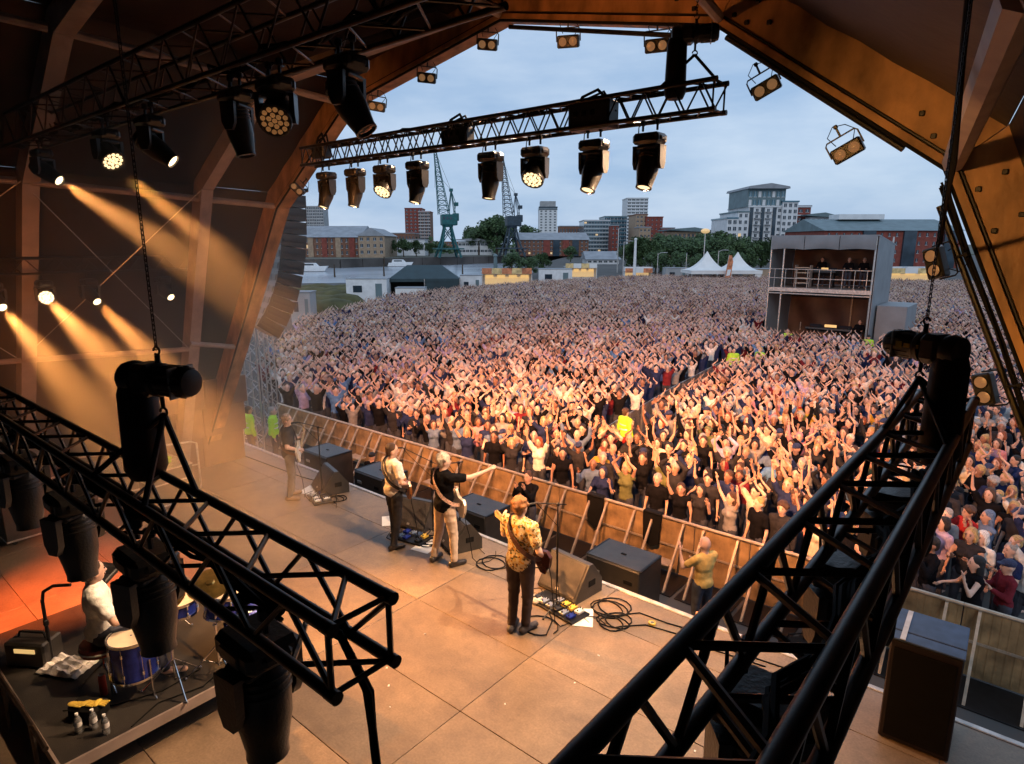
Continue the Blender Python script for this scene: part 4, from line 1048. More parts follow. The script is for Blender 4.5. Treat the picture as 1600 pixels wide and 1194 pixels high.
# set lists, pedal boards, cables
for lab, px, py, rz, w in (('paper set list on the floor beside the bass player', 484, 766, .4, .30), ('paper set list behind the white shirted guitarist', 610, 814, .9, .30), ('paper set list at the feet of the pointing singer', 668, 853, .2, .34), ('white paper set list by the right pedal board', 909, 965, .55, .30)):
    p = onground(px, py); m = MB(); vs = []
    for i in range(6):
        for j in range(6): vs.append((-w / 2 + w * i / 5, -w * .7 + w * 1.4 * j / 5, .006 + .012 * (i / 5) ** 3 * (j / 5)))
    m.add(vs, [(i * 6 + j, i * 6 + 6 + j, i * 6 + 7 + j, i * 6 + j + 1) for i in range(5) for j in range(5)]); m.add([(a, b, c - .002) for a, b, c in vs], [(i * 6 + j + 1, i * 6 + 7 + j, i * 6 + 6 + j, i * 6 + j) for i in range(5) for j in range(5)])
    tag(m.build('set_list', M['paper'], loc=(p.x, p.y, 0), rot=(0, 0, rz)), lab, 'paper')
def pedalboard(label, x, y, rz, n):
    t = thing('pedal_board', label, 'pedal board', (x, y, 0), (0, 0, rz)); w = n * .125 + .08
    m = MB(); m.box((0, 0, .022), (w, .36, .03), bev=.006); m.build('tray', M['black'], t, 0)
    cols = [M['alu'], M['reddish'], M['skytop_pedal'], M['tape'], M['gold'], M['plastic'], M['bluedrum']]
    for r in range(2):
        for k in range(n):
            if rnd.random() < .12: continue
            m = MB(); xx = -w / 2 + .10 + k * .125; yy = -.085 + r * .17; hh = rnd.uniform(.035, .055); m.box((xx, yy, .04 + hh / 2), (.085, .13, hh), bev=.008); pm = m.build('pedal', rnd.choice(cols), t, 0)
            m = MB(); m.cyl((xx, yy - .04, .04 + hh), (xx, yy - .04, .052 + hh), .012, n=8); [m.cyl((xx + q, yy + .04, .04 + hh), (xx + q, yy + .04, .055 + hh), .009, n=6) for q in (-.022, .022)]; m.build('knob', M['black'], pm, 0)
    m = MB(); m.tube([(-w / 2, .1, .03), (-w / 2 - .1, .16, .02), (-w / 2 - .22, .02, .01), (-w / 2 - .12, -.2, .01), (-w / 2 + .05, -.24, .01)], .006, 5); m.tube([(w / 2, .1, .03), (w / 2 + .1, .22, .012), (w / 2 + .3, .16, .01)], .006, 5); m.build('lead', M['rubber'], t)
pedalboard('crowded pedal board in front of the right floor monitor', -4.62, 6.50, R(-8), 6)
pedalboard('pedal board by the bass player\'s microphone stand', -10.45, 6.60, R(-20), 4)
pedalboard('pedal board between the two middle players, under the floor monitor', -7.75, 6.62, R(10), 4)
def coil(label, c, r, n, spread, tail=None):
    m = MB(); P = []
    for k in range(n * 14):
        a = 2 * math.pi * k / 14; rr = r * (1 + .22 * math.sin(k * .37)); P.append((c[0] + math.cos(a) * rr * 1.2 + spread * math.sin(k * .11), c[1] + math.sin(a) * rr + spread * math.cos(k * .13), .010 + .002 * (k % 5)))
    m.tube(P + (tail or []), .0095, 6); tag(m.build('floor_cable', M['rubber']), label, 'cable')
coil('coiled black cable right of the worn floor monitor, trailing along the stage edge', (-4.05, 6.95), .19, 3, .05, [(-3.7, 7.1, .01), (-3.3, 7.12, .01), (-2.9, 7.2, .01), (-2.4, 7.1, .01), (-1.6, 7.2, .01)])
coil('second coil of black cable near the right floor monitor', (-3.85, 6.70), .15, 3, .06, [(-3.5, 6.9, .01), (-3.1, 6.98, .01), (-2.7, 6.95, .01), (-2.0, 7.05, .01)])
coil('loop of thin cable beside the patterned shirt guitarist', (-4.55, 5.95), .20, 1, .02, [(-4.5, 6.2, .01), (-4.75, 6.4, .01)])
coil('loops of cable behind the singer\'s floor monitor', (-6.15, 6.85), .18, 2, .05, [(-5.8, 7.0, .01), (-5.5, 7.2, .01)])
coil('tangled cables under the middle floor monitor', (-7.45, 6.75), .16, 3, .06)
coil('long black cable lying along the left stage edge', (-10.2, 6.8), .14, 2, .03, [(-10.8, 7.2, .01), (-11.8, 7.05, .01), (-13.0, 7.0, .01), (-14.5, 6.95, .01)])
t = thing('cardboard_box', 'small orange box standing on the stage edge by the cable run', 'box', (-2.95, 7.36, 0), (0, 0, .5)); m = MB(); m.box((0, 0, .085), (.13, .11, .17), bev=.006); m.build('carton', M['orange'], t, 0); m = MB(); m.box((0, 0, .174), (.12, .05, .006)); m.build('flap', M['yellow'], t, 0)
t = thing('tape_roll', 'small yellow roll of tape on the stage floor by the cables', 'tape roll', (-3.45, 6.98, 0)); m = MB(); m.lathe([(.03, 0), (.05, 0), (.05, .03), (.03, .03), (.03, 0)], None, 14, close=False); m.build('tape', M['gold'], t); m = MB(); m.lathe([(.027, 0), (.0295, 0), (.0295, .029), (.027, .029), (.027, 0)], None, 14, close=False); m.build('core', M['paper'], t)
t = thing('white_cup', 'white crumpled bag beside the patterned shirt guitarist', 'bag', (-4.98, 6.42, 0)); m = MB(); [m.ell((rnd.uniform(-.06, .06), rnd.uniform(-.05, .05), .04), (.06, .05, .045)) for _ in range(5)]; m.build('bag', M['towel'], t); m = MB(); m.tube([(.05, 0, .05), (.1, .05, .07), (.08, .1, .03)], .01, 5); m.build('handle', M['towel'], t)
t.name = 'paper_bag'

# ------------------------------------------------------------------ drum riser, drummer, kit
rs = thing('drum_riser', 'dark carpeted drum riser platform with pale edge on short legs', 'drum riser', (-7.55, 2.2, 0))
m = MB(); m.box((0, 0, .35), (2.86, 2.16, .10), bev=.006); m.build('platform', M['riser'], rs, 0)
for (c, s_) in (((1.44, 0, .352), (.024, 2.2, .112)), ((0, 1.09, .352), (2.9, .024, .112)), ((0, -1.09, .352), (2.9, .024, .112))):
    m = MB(); m.box(c, s_); m.build('edge_trim', M['alup'], rs, 0)
for sx in (-1.3, 0, 1.3):
    for sy in (-.98, .98): m = MB(); m.cyl((sx, sy, 0), (sx, sy, .30), .025, n=8); m.build('leg', M['alup'], rs)
RZ = .40
dl = {-1: (V((-.10, 0, .60)), V((-.24, -.40, .58)), V((-.26, -.50, .12)), V((-.28, -.68, .05))), 1: (V((.10, 0, .60)), V((.26, -.38, .58)), V((.30, -.42, .12)), V((.33, -.60, .05)))}
def seated(me, dz):
    for v in me.vertices:
        if v.co.z > -9: v.co.z += dz
    return me
def drummer():
    arms = {-1: ((-.27, -.12, 1.14), (-.20, -.36, 1.10), (-.17, -.50, 1.10)), 1: ((.28, -.10, 1.14), (.22, -.35, 1.16), (.19, -.50, 1.17))}
    lg = {s: tuple(p + V((0, 0, .34)) if i < 9 else p for i, p in enumerate(dl[s])) for s in (-1, 1)}
    b = body_mesh('person_body', arms, VM, lg, headrot=.2)
    parts = [('shirt', top_mesh('shirt', arms, VM, 'short', False, M['cloth'], g=.024, long=-.02), (.74, .72, .69)), ('trousers', leg_mesh('trousers', VM, lg), None), ('shoes', shoe_mesh('shoes', M['dark'], None, .02) if 0 else None, None), ('hair', hair_mesh('short', .014, headrot=.2), HAIRS['brown'])]
    parts = [p for p in parts if p[1]]
    return person('drummer in white shirt sitting with back turned on a red stool', b, parts, (-7.02, 1.80, RZ - .34), face_dir(.25, .97), skin=SKINS[0])
drummer()
DX, DY = -7.02, 1.80
t = thing('drum_stool', 'round red drum stool under the drummer', 'stool', (DX, DY - .02, RZ)); m = MB(); m.lathe([(.14, .40), (.19, .41), (.20, .45), (.19, .50), (.02, .52)], None, 20); m.build('seat', M['redseat'], t)
m = MB(); m.lathe([(.202, .445), (.206, .452), (.206, .462), (.202, .468)], None, 20, close=False); m.build('piping', M['towel'], t)
m = MB(); m.cyl((0, 0, .2), (0, 0, .4), .018, n=8); m.build('post', M['chrome'], t)
for k in range(3): m = MB(); a = k * 2.09; m.cyl((0, 0, .25), (math.cos(a) * .25, math.sin(a) * .25, .01), .012, n=6); m.build('leg', M['chrome'], t)
def drum(label, loc, r, h, rot=(0, 0, 0), legs=True):
    t = thing('drum', label, 'drum', loc, rot); m = MB(); m.lathe([(r, 0), (r, h)], None, 28); m.build('shell', M['bluedrum'], t)
    m = MB(); m.lathe([(r * .98, h + .006), (.01, h + .008)], None, 28, close=False); m.build('drumhead', M['drumhead'], t)
    for z in (0, h): m = MB(); m.lathe([(r + .002, z - .012), (r + .016, z - .012), (r + .016, z + .014), (r + .002, z + .014), (r + .002, z - .012)], None, 28, close=False); m.build('hoop', M['chrome'], t)
    for k in range(8):
        a = k * math.pi / 4; c, s = math.cos(a), math.sin(a); m = MB(); m.box((c * (r + .01), s * (r + .01), h * .78), (.022, .022, .05), Matrix.Rotation(a, 3, 'Z'), bev=.006); m.box((c * (r + .01), s * (r + .01), h * .22), (.022, .022, .05), Matrix.Rotation(a, 3, 'Z'), bev=.006); m.cyl((c * (r + .013), s * (r + .013), .01), (c * (r + .013), s * (r + .013), h - .01), .004, n=5); m.build('lug', M['chrome'], t)
    if legs:
        for k in range(3): a = k * 2.09 + .3; m = MB(); m.tube([(math.cos(a) * (r + .015), math.sin(a) * (r + .015), h * .5), (math.cos(a) * (r + .015), math.sin(a) * (r + .015), -.18), (math.cos(a) * (r + .05), math.sin(a) * (r + .05), -.24)], .009, 6); m.build('leg', M['chrome'], t)
    return t
drum('blue floor tom with chrome hoops beside the drummer', (-6.62, 1.94, RZ + .25), .21, .40)
drum('shallow snare drum in front of the drummer', (-6.95, 2.55, RZ + .50), .17, .14, legs=False)
drum('blue bass drum at the audience side of the riser', (-6.55, 2.95, RZ + .30), .28, .40, (R(-90), 0, R(0)), legs=False)
drum('blue rack tom above the bass drum', (-6.35, 2.72, RZ + .62), .16, .22, (R(-14), 0, 0), legs=False)
def cymstand(label, p, h, cym=None, tilt=(.12, .1, 0)):
    t = thing('cymbal_stand', label, 'cymbal stand', (p[0], p[1], RZ)); m = MB()
    m.cyl((0, 0, .1), (0, 0, h * .55), .014, n=8); m.cyl((0, 0, h * .5), (0, 0, h), .009, n=8); m.ell((0, 0, h * .55), (.022,) * 3); m.build('pole', M['chrome'], t)
    for k in range(3):
        a = k * 2.09 + p[0]; c, s = math.cos(a), math.sin(a); m = MB(); m.tube([(0, 0, .34), (c * .30, s * .30, .03), (c * .33, s * .33, .012)], .009, 6); m.tube([(0, 0, .12), (c * .16, s * .16, .20)], .007, 5); m.ell((c * .33, s * .33, .014), (.016,) * 3); m.build('leg', M['chrome'], t)
    if cym: m = MB(); m.lathe([(cym, .0), (cym * .55, .012), (cym * .2, .022), (cym * .16, .04), (.01, .046)], Matrix.Translation((0, 0, h)) @ Euler(tilt).to_matrix().to_4x4(), 30); m.build('cymbal', M['brass'], t)
cymstand('cymbal stand with golden cymbal above the blue floor tom', (-6.40, 2.22), .92, .22, (.5, -.3, 0))
cymstand('chrome cymbal stand with spread legs at the riser edge', (-6.28, 2.62), 1.05, .23, (.2, .2, 0))
cymstand('hi hat stand beyond the drummer', (-7.65, 2.6), .9, .18)
cymstand('chrome stand at the far corner of the riser', (-6.45, 3.15), .75)
t = thing('keyboard', 'small keyboard with dark keys behind the drummer\'s shoulder', 'keyboard', (-7.75, 2.45, RZ)); m = MB(); m.box((0, 0, .80), (.62, .26, .06), Euler((R(12), 0, 0)), bev=.01); m.build('case', M['plastic'], t)
for k in range(12): m = MB(); m.box((-.27 + k * .049, -.04, .832), (.042, .14, .012), Euler((R(12), 0, 0))); m.build('key', M['tape'] if k % 3 else M['rubber'], t, 0)
for s in (-1, 1): m = MB(); m.cyl((s * .24, -.1, 0), (s * -.2, .1, .78), .012, n=6); m.build('leg', M['black'], t)
t = thing('percussion_pad', 'black drum pad box on a short stand left of the drummer', 'drum pad', (-8.05, 2.15, RZ)); m = MB(); m.box((0, 0, .75), (.34, .28, .06), Euler((R(18), 0, R(30))), bev=.012); m.build('case', M['plastic'], t)
for k in range(4): m = MB(); m.box((-.08 + .16 * (k % 2), -.06 + .12 * (k // 2), .785), (.12, .10, .012), Euler((R(18), 0, R(30)))); m.build('pad', M['tape'] if k == 1 else M['rubber'], t, 0)
m = MB(); m.cyl((0, 0, 0), (0, 0, .73), .016, n=8); [m.cyl((0, 0, .2), (math.cos(a) * .22, math.sin(a) * .22, .01), .01, n=5) for a in (0, 2.1, 4.2)]; m.build('stand', M['black'], t)
t = thing('bent_stand', 'black bent stand rising beside the drummer at the riser corner', 'stand', (-7.85, 1.52, RZ)); m = MB(); m.tube([(0, 0, 0), (0, 0, .75), (.01, .02, .86), (.08, .1, .92), (.22, .22, .93)], .018, 8); m.build('pole', M['black'], t); m = MB(); m.box((0, 0, .5), (.05, .05, .07), bev=.01); m.build('clamp', M['black'], t); m = MB(); m.box((0, 0, .01), (.3, .3, .02), bev=.006); m.build('foot', M['black'], t)
t = thing('small_amplifier', 'small amplifier with a lit dial panel at the corner of the riser', 'amplifier', (-8.05, 1.42, RZ), (0, 0, R(35))); m = MB(); m.box((0, 0, .15), (.46, .28, .28), bev=.02); m.build('cabinet', M['plasticb'], t); m = MB(); m.box((0.02, -.146, .21), (.24, .012, .05), bev=.004); m.build('dial_panel', M['glow'], t, 0); m = MB(); m.tube([(-.16, 0, .29), (-.14, 0, .35), (.14, 0, .35), (.16, 0, .29)], .012, 6); m.build('handle', M['rubber'], t)
m = MB(); g = 12; vs = []
for i in range(g + 1):
    for j in range(g + 1): vs.append((-.25 + .5 * i / g, -.16 + .32 * j / g, .02 + .035 * (1 + math.sin(i * 1.3 + j * .9) * math.sin(j * 1.1 - i * .4)) * (.3 if i in (0, g) or j in (0, g) else 1)))
m.add(vs, [(i * 13 + j, i * 13 + 13 + j, i * 13 + 14 + j, i * 13 + j + 1) for i in range(g) for j in range(g)]); m.add([(a, b, c - .012) for a, b, c in vs], [(i * 13 + j + 1, i * 13 + 14 + j, i * 13 + 13 + j, i * 13 + j) for i in range(g) for j in range(g)])
tag(m.build('towel', M['towel'], loc=(-7.62, 1.60, RZ), rot=(0, 0, .5)), 'crumpled white towel beside the red drum stool', 'towel')
for k, (x, y, lab) in enumerate(((-6.46, 1.36, 'clear water bottle at the riser edge, left of the pair'), (-6.41, 1.47, 'clear water bottle just behind its neighbour at the riser edge'), (-6.25, 1.52, 'clear water bottle standing alone on the right at the riser edge'))):
    t = thing('water_bottle', lab, 'bottle', (x, y, RZ), group='water bottles on the riser'); m = MB(); m.lathe([(.028, 0), (.033, .006), (.033, .05), (.030, .06), (.033, .07), (.033, .13), (.022, .165), (.013, .18), (.013, .195)], None, 14); m.build('bottle', M['plasticclear'], t); m = MB(); m.lathe([(.015, .19), (.015, .208)], None, 12); m.build('cap', M['whitepaint'], t); m = MB(); m.lathe([(.0335, .075), (.0335, .125)], None, 14, close=False); m.build('label', M['tape'], t)
t = thing('drumstick_bag', 'black stick bag with yellow gloves on the riser beside the floor tom', 'bag', (-6.62, 1.50, RZ), (0, 0, .6)); m = MB(); m.box((0, 0, .09), (.34, .20, .16), bev=.04); m.build('bag', M['rubber'], t)
for k in range(3):
    m = MB(); c = V((-.11 + k * .11, .02 * k - .05, .172)); m.ell(c, (.055, .035, .014), M=Euler((0, 0, k * .9)).to_matrix())
    for q in range(4): m.caps(c + V((.03, -.025 + q * .016, 0)), .012, c + V((.095, -.035 + q * .022, .0)), .009, 6)
    m.build('glove', M['gold'], t)
t = thing('red_bottle', 'red drink can standing beside the blue floor tom', 'can', (-6.86, 1.70, RZ)); m = MB(); m.lathe([(.03, 0), (.034, .01), (.034, .20), (.026, .23)], None, 14); m.build('body', M['reddish'], t); m = MB(); m.lathe([(.026, .23), (.027, .236), (.02, .232)], None, 14); m.build('rim', M['alu'], t)
t.name = 'drink_can'
p = V((-6.25, 2.92)); m = MB(); m.box((0, 0, .003), (.30, .21, .004)); tag(m.build('song_sheet', M['paper'], None, 0, loc=(-6.32, 2.96, RZ + .001), rot=(0, 0, R(18))), 'white sheet of paper at the right corner of the drum riser', 'paper')
t = thing('riser_rail', 'brown steel tube rail lying along the near side of the riser', 'rail'); m = MB(); m.tube([(-8.75, 1.0, .85), (-8.2, 1.02, .62), (-6.9, 1.05, .60), (-6.2, 1.05, .58)], .024, 8); m.build('tube', M['tube'], t); 
for x in (-8.6, -7.6, -6.6): m = MB(); m.cyl((x, 1.04, 0), (x, 1.04, .62), .02, n=8); m.build('post', M['tube'], t)
coil('cables looping over the drum riser carpet', (-6.9, 2.3), .01, 1, 0)
bpy.data.objects[-1] if 0 else None
m = MB(); m.tube([(-6.15, 1.7, RZ + .01), (-6.3, 2.0, RZ + .01), (-6.2, 2.4, RZ + .01), (-6.35, 2.75, RZ + .01), (-6.25, 3.0, RZ + .01), (-6.6, 3.1, RZ + .01)], .008, 6); m.tube([(-6.9, 1.35, RZ + .01), (-6.6, 1.7, RZ + .01), (-6.45, 2.1, RZ + .01), (-6.5, 2.5, RZ + .01)], .006, 5)
tag(m.build('floor_cable', M['rubber']), 'black cables snaking along the edge of the drum riser', 'cable')
# dark cases and rail at the back left of the stage
for lab, x, y, s_ in (('large dark flight case against the left wall below the beams', -12.4, 3.6, (1.1, .7, .95)), ('flight case with hi vis jackets folded on top at the left wing', -12.7, 4.6, (1.0, .75, .72)), ('low flight case in the dark upstage left corner', -11.9, 1.4, (1.2, .7, .6)), ('tall dark case standing near the left wall', -13.0, 2.5, (.8, .8, 1.4))):
    t = thing('flight_case', lab, 'flight case', (x, y, 0), (0, 0, R(rnd.uniform(-6, 6)))); a, b, c = s_
    m = MB(); m.box((0, 0, c / 2 + .08), (a, b, c - .02), bev=.01); m.build('case', M['plasticb'], t, 0)
    for z in (.09, c * .72, c + .06): m = MB(); m.box((0, 0, z), (a + .012, b + .012, .03), bev=.004); m.build('metal_trim', M['alu'], t, 0)
    for sx in (-1, 1):
        for sy in (-1, 1): m = MB(); m.cyl((sx * a * .4 - .02, sy * b * .35, .04), (sx * a * .4 + .02, sy * b * .35, .04), .04, n=10); m.build('caster', M['rubber'], t)
m = MB(); [m.box((rnd.uniform(-.02, .02), 0, .03 + .06 * k), (.34, .26, .05), Euler((0, 0, .2 * k)), bev=.02) for k in range(2)]; vj = m.build('folded_jackets', [M['hivis']], None, 0, loc=(-12.6, 4.6, .81)); tag(vj, 'folded hi vis jackets lying on the flight case at the left wing', 'jackets')
t = thing('guard_rail', 'thin pale guard rail at the left wing of the stage', 'rail', (-12.9, 4.4, 0)); m = MB(); m.tube([(-.8, -1.5, 0), (-.8, -1.5, .95), (-.75, -1.4, 1.0), (-.0, .9, 1.0), (0.02, 1.0, .95), (.02, 1.0, 0)], .02, 8); m.build('hoop', M['alu'], t); m = MB(); m.cyl((-.8, -1.5, .5), (.02, 1.0, .5), .016, n=6); m.build('mid_bar', M['alu'], t)

# ------------------------------------------------------------------ crowd barrier along the pit
bmsh = {}
m = MB(); m.box((0, .02, .60), (1.06, .02, 1.12), bev=.004)
for k in range(10): m.box((-.48 + k * .107, .008, .60), (.018, .008, 1.08))
bmsh['panel'] = m.mesh('panel', M['barrier'], 0)
m = MB(); m.tube([(-.535, 0, 1.18), (.535, 0, 1.18)], .032, 8); bmsh['top_rail'] = m.mesh('top_rail', M['strut'])
m = MB(); m.box((0, -.012, .62), (1.06, .02, .04)); bmsh['mid_rail'] = m.mesh('mid_rail', M['strut'], 0)
m = MB(); m.prism([(-.02, -.01, 1.15), (-.02, -.06, 1.15), (-.02, -.80, .03), (-.02, -.74, .03)], (.04, 0, 0)); bmsh['strut'] = m.mesh('strut', M['strut'], 0)
m = MB(); m.box((0, -.36, .42), (.52, .26, .03), bev=.004); bmsh['step'] = m.mesh('step', M['strut'], 0)
m = MB(); m.box((0, -.42, .015), (1.0, .84, .02), bev=.004); bmsh['foot_plate'] = m.mesh('foot_plate', M['black'], 0)
def barrier(x, y, rz=0, lab='wood fronted steel crowd barrier section with slanted struts along the pit', grp='crowd barrier sections along the pit', step=True):
    t = thing('crowd_barrier', lab, 'barrier', (x, y, GZ), (0, 0, rz), group=grp)
    ob('panel', bmsh['panel'], t); ob('top_rail', bmsh['top_rail'], t); ob('mid_rail', bmsh['mid_rail'], t); ob('foot_plate', bmsh['foot_plate'], t)
    for s in (-.33, .33): ob('strut', bmsh['strut'], t, (s, 0, 0))
    if step: ob('step', bmsh['step'], t)
BY = 11.08
ORD = 'first second third fourth fifth sixth seventh eighth ninth tenth eleventh twelfth thirteenth fourteenth fifteenth sixteenth seventeenth eighteenth nineteenth twentieth twenty-first twenty-second'.split()
for k in range(22): barrier(-19.2 + 1.075 * k, BY, 0, 'wood fronted pit barrier section, %s from the left end' % ORD[k], step=(k % 3 == 1))
# lane fence running out through the crowd
lane = [V((-9.5, 15.4, 0)), V((-10.5, 22.0, 0)), V((-11.2, 28.4, 0))]
for a, b, n in ((lane[0], lane[1], 6), (lane[1], lane[2], 6)):
    d = (b - a).normalized()
    for k in range(n):
        q = a.lerp(b, (k + .5) / n); LN = globals().get('LN', -1) + 1; t = thing('lane_fence', 'grey steel lane fence section in the crowd, %s from the stage' % ORD[LN], 'fence', (q.x, q.y, GZ), (0, 0, math.atan2(d.y, d.x)), group='lane fence through the crowd')
        m = MB(); m.tube([(-.53, 0, .02), (-.53, 0, 1.22), (.53, 0, 1.22), (.53, 0, .02)], .022, 6); m.build('frame', M['alu'], t)
        m = MB(); [m.cyl((-.44 + .11 * j, 0, .25), (-.44 + .11 * j, 0, 1.2), .008, n=4) for j in range(9)]; m.build('bars', M['alu'], t)

# ------------------------------------------------------------------ crowd
POLY = [(-19.6, 11.45), (-25.8, 13.6), (-38.4, 23.9), (-47.8, 38.2), (-51.5, 52), (-52.2, 68.4), (-49, 89.5), (-34.7, 98.9), (-8.7, 103.7), (14, 105), (14, 60), (10, 27), (5, 11.45)]
def inside(x, y):
    c = False
    for i in range(len(POLY)):
        (x0, y0), (x1, y1) = POLY[i - 1], POLY[i]
        if (y0 > y) != (y1 > y) and x < (x1 - x0) * (y - y0) / (y1 - y0) + x0: c = not c
    return c
STEW = [(-9.2, 16.2), (-11.05, 29.3), (-10.2, 30.4), (-11.3, 38.0), (-7.2, 38.2)]
def blocked(x, y):
    for a, b in STEW:
        d = V((-a, -b)).normalized(); q = V((x - a, y - b)); f = q.dot(d); l = abs(q.x * d.y - q.y * d.x)
        if -.5 < f < 1.9 and l < .55: return True
    return False
def project(p):
    d = V(p) - V((0, 0, HC)); xr = math.cos(YAW) * d.x + math.sin(YAW) * d.y; f = -math.sin(YAW) * d.x + math.cos(YAW) * d.y
    dep = f * math.cos(TH) - d.z * math.sin(TH); yy = -(f * math.sin(TH) + d.z * math.cos(TH))
    return 800 + 1000 * xr / dep, 597 + 1000 * yy / dep, dep
from mathutils import noise as cnoise
PLACES = []
y = 11.34; row = 0
while y < 105:
    sp = .56 if y < 30 else .60; x = -53 + rnd.random() * sp
    while x < 15:
        px_, py_ = x + rnd.uniform(-.2, .2), y + rnd.uniform(-.26, .26) * (row > 0)
        if inside(px_, py_) and (py_ < 17 or cnoise.noise(V((px_ * .32, py_ * .32, 3))) > -.42) and not (-14.6 < px_ < -6.4 and 37.2 < py_ < 47.5) and not blocked(px_, py_):
            lx = lane[0].x + (py_ - 15.4) * -.13
            if not (14.6 < py_ < 29.5 and -.55 < px_ - lx < .6):
                u, v, dep = project((px_, py_, GZ + 1.7))
                if -60 < u < 1660 and dep > 0: PLACES.append((px_, py_, row, u, v, dep))
        x += sp
    y += .60 if y < 22 else .66; row += 1
# the nearest 290 that show are people of their own
vis = [p for p in PLACES if 8 < p[3] < 1595 and p[4] < 1150]
def screened(p):   # hidden behind the big arch base / left wing
    return p[3] < 372
cand = sorted([p for p in vis if not screened(p)], key=lambda p: p[5])
NEAR = set(id(p) for p in cand[:288])
ROWSAY = ['at the barrier', 'second row', 'third row', 'fourth row', 'fifth row', 'sixth row', 'seventh row', 'eighth row', 'ninth row', 'tenth row']
HS = [('short', 'dark'), ('long', 'brown'), ('short', 'grey'), ('bob', 'brown'), ('long', 'blonde'), ('short', 'brown'), ('bob', 'dark'), ('bun', 'blonde'), ('curly', 'grey'), ('cap', 'dark'), ('bob', 'red'), (None, None), ('short', 'blonde'), ('curly', 'brown'), ('long', 'dark'), ('bob', 'blonde')]
SK = list(SHIRTS)
SW = ['black'] * 14 + ['white'] * 2 + ['navy'] * 6 + ['grey'] * 3 + ['charcoal'] * 8 + ['cream'] + ['pink', 'blue', 'denim', 'denim', 'red', 'lilac', 'maroon', 'olive', 'mustard']
used = set()
def hairsay(h):
    st, c = h
    if st is None: return 'shaved head'
    if st == 'cap': return 'dark cap'
    return dict(short='short %s hair', long='long %s hair', bob='chin-length %s hair', bun='%s hair in a bun', curly='curly %s hair')[st] % c
for p in cand[:288]:
    x, y, row, u, v, dep = p
    lit = 560 < u < 1350
    for attempt in range(600):
        wts = dict(clap_up=5, wide_up=3, one_up=3, clap=3, down=2, phone=1.2, cheer=2.2, high_up=3.5, hold=1.5) if lit else dict(clap_up=1.5, wide_up=.7, one_up=1, clap=4, down=6, phone=1.5, cheer=1.5, high_up=.7, hold=2)
        if row == 0: wts = dict(lean=6, clap_up=2, high_up=2, cheer=2, one_up=2, clap=2)
        pose = rnd.choices(list(wts), list(wts.values()))[0]; h = rnd.choice(HS); shirt = rnd.choice(SW if attempt < 60 else SK)
        if row > 8: row = 9
        fem = h[0] in ('long', 'bob', 'bun'); sl = rnd.choice(('short', 'none') if fem else ('short', 'long'))
        key = (pose, h, shirt, sl, row)
        if key not in used: used.add(key); break
    slsay = dict(short='short-sleeved', none='sleeveless', long='long-sleeved')[sl]
    strp = rnd.random() < .10
    lab = f"person in {slsay} {'pale-striped ' if strp else ''}{shirt} top, {hairsay(h)}, {SAY[pose]}, {ROWSAY[min(row, 9)]}"
    parts = [('top', TOP[(pose, fem, sl)], SHIRTS[shirt]), ('trousers', LEGS, None)]
    if h[0]: parts.append(('cap' if h[0] == 'cap' else 'hair', HAIR[h[0]], SHIRTS['navy'] if h[0] == 'cap' else HAIRS[h[1]]))
    tx, ty = -6.3 - x, 5.5 - y
    po = person(lab, BODY[(pose, fem)], parts, (x, y, GZ), face_dir(tx, ty) + rnd.uniform(-.45, .45), group='people in the front rows of the crowd', skin=rnd.choice(SKINS), scale=rnd.uniform(.93, 1.06))
    if row == 0: po.rotation_euler = (R(rnd.uniform(5, 13)), 0, po.rotation_euler[2]); po.location.y += .10
    if strp: po.children[0].color = (*SHIRTS[shirt], 0)
# everyone behind them
vc = bpy.data.collections.new('crowd_figures')
for i, me in enumerate(CVM): vc.objects.link(bpy.data.objects.new('figure_%02d' % i, me))
rest = [p for p in PLACES if id(p) not in NEAR]
me = bpy.data.meshes.new('crowd'); me.from_pydata([(p[0], p[1], GZ) for p in rest], [], [])
ai = me.attributes.new('which', 'INT', 'POINT'); ar = me.attributes.new('turn', 'FLOAT', 'POINT'); asz = me.attributes.new('size', 'FLOAT', 'POINT')
for i, p in enumerate(rest):
    lit = p[1] < 38 and 520 < p[3] < 1420 and rnd.random() < 1.25 - p[1] / 45
    ai.data[i].value = rnd.choices(range(len(CV)), [5, 4, 3, 4, 3, 3, 3, 2, 2, 1, 1.5, 2, 1, 2] if lit else [.25, .12, .08, .15, .3, 3, 3, 8, 7, 7, .6, .3, 3, .6])[0]
    ar.data[i].value = face_dir(-6.3 - p[0], 5.5 - p[1]) + rnd.uniform(-.5, .5); asz.data[i].value = rnd.uniform(.86, 1.09)
cro = ob('crowd', me); cro['kind'] = 'stuff'; cro['label'] = 'dense crowd filling the field behind the front rows'
ng = bpy.data.node_groups.new('crowd_nodes', 'GeometryNodeTree')
ng.interface.new_socket('Geometry', in_out='INPUT', socket_type='NodeSocketGeometry'); ng.interface.new_socket('Geometry', in_out='OUTPUT', socket_type='NodeSocketGeometry')
gi, go = ng.nodes.new('NodeGroupInput'), ng.nodes.new('NodeGroupOutput')
ci = ng.nodes.new('GeometryNodeCollectionInfo'); ci.inputs[0].default_value = vc; ci.inputs[1].default_value = True; ci.inputs[2].default_value = True
ip = ng.nodes.new('GeometryNodeInstanceOnPoints'); ip.inputs['Pick Instance'].default_value = True
def na(n, ty):
    q = ng.nodes.new('GeometryNodeInputNamedAttribute'); q.data_type = ty; q.inputs[0].default_value = n; return q
cx_ = ng.nodes.new('ShaderNodeCombineXYZ'); nt = na('turn', 'FLOAT'); nw = na('which', 'INT'); ns = na('size', 'FLOAT')
gl = ng.links
o1 = lambda n: [o for o in n.outputs if o.enabled and o.name == 'Attribute'][0]
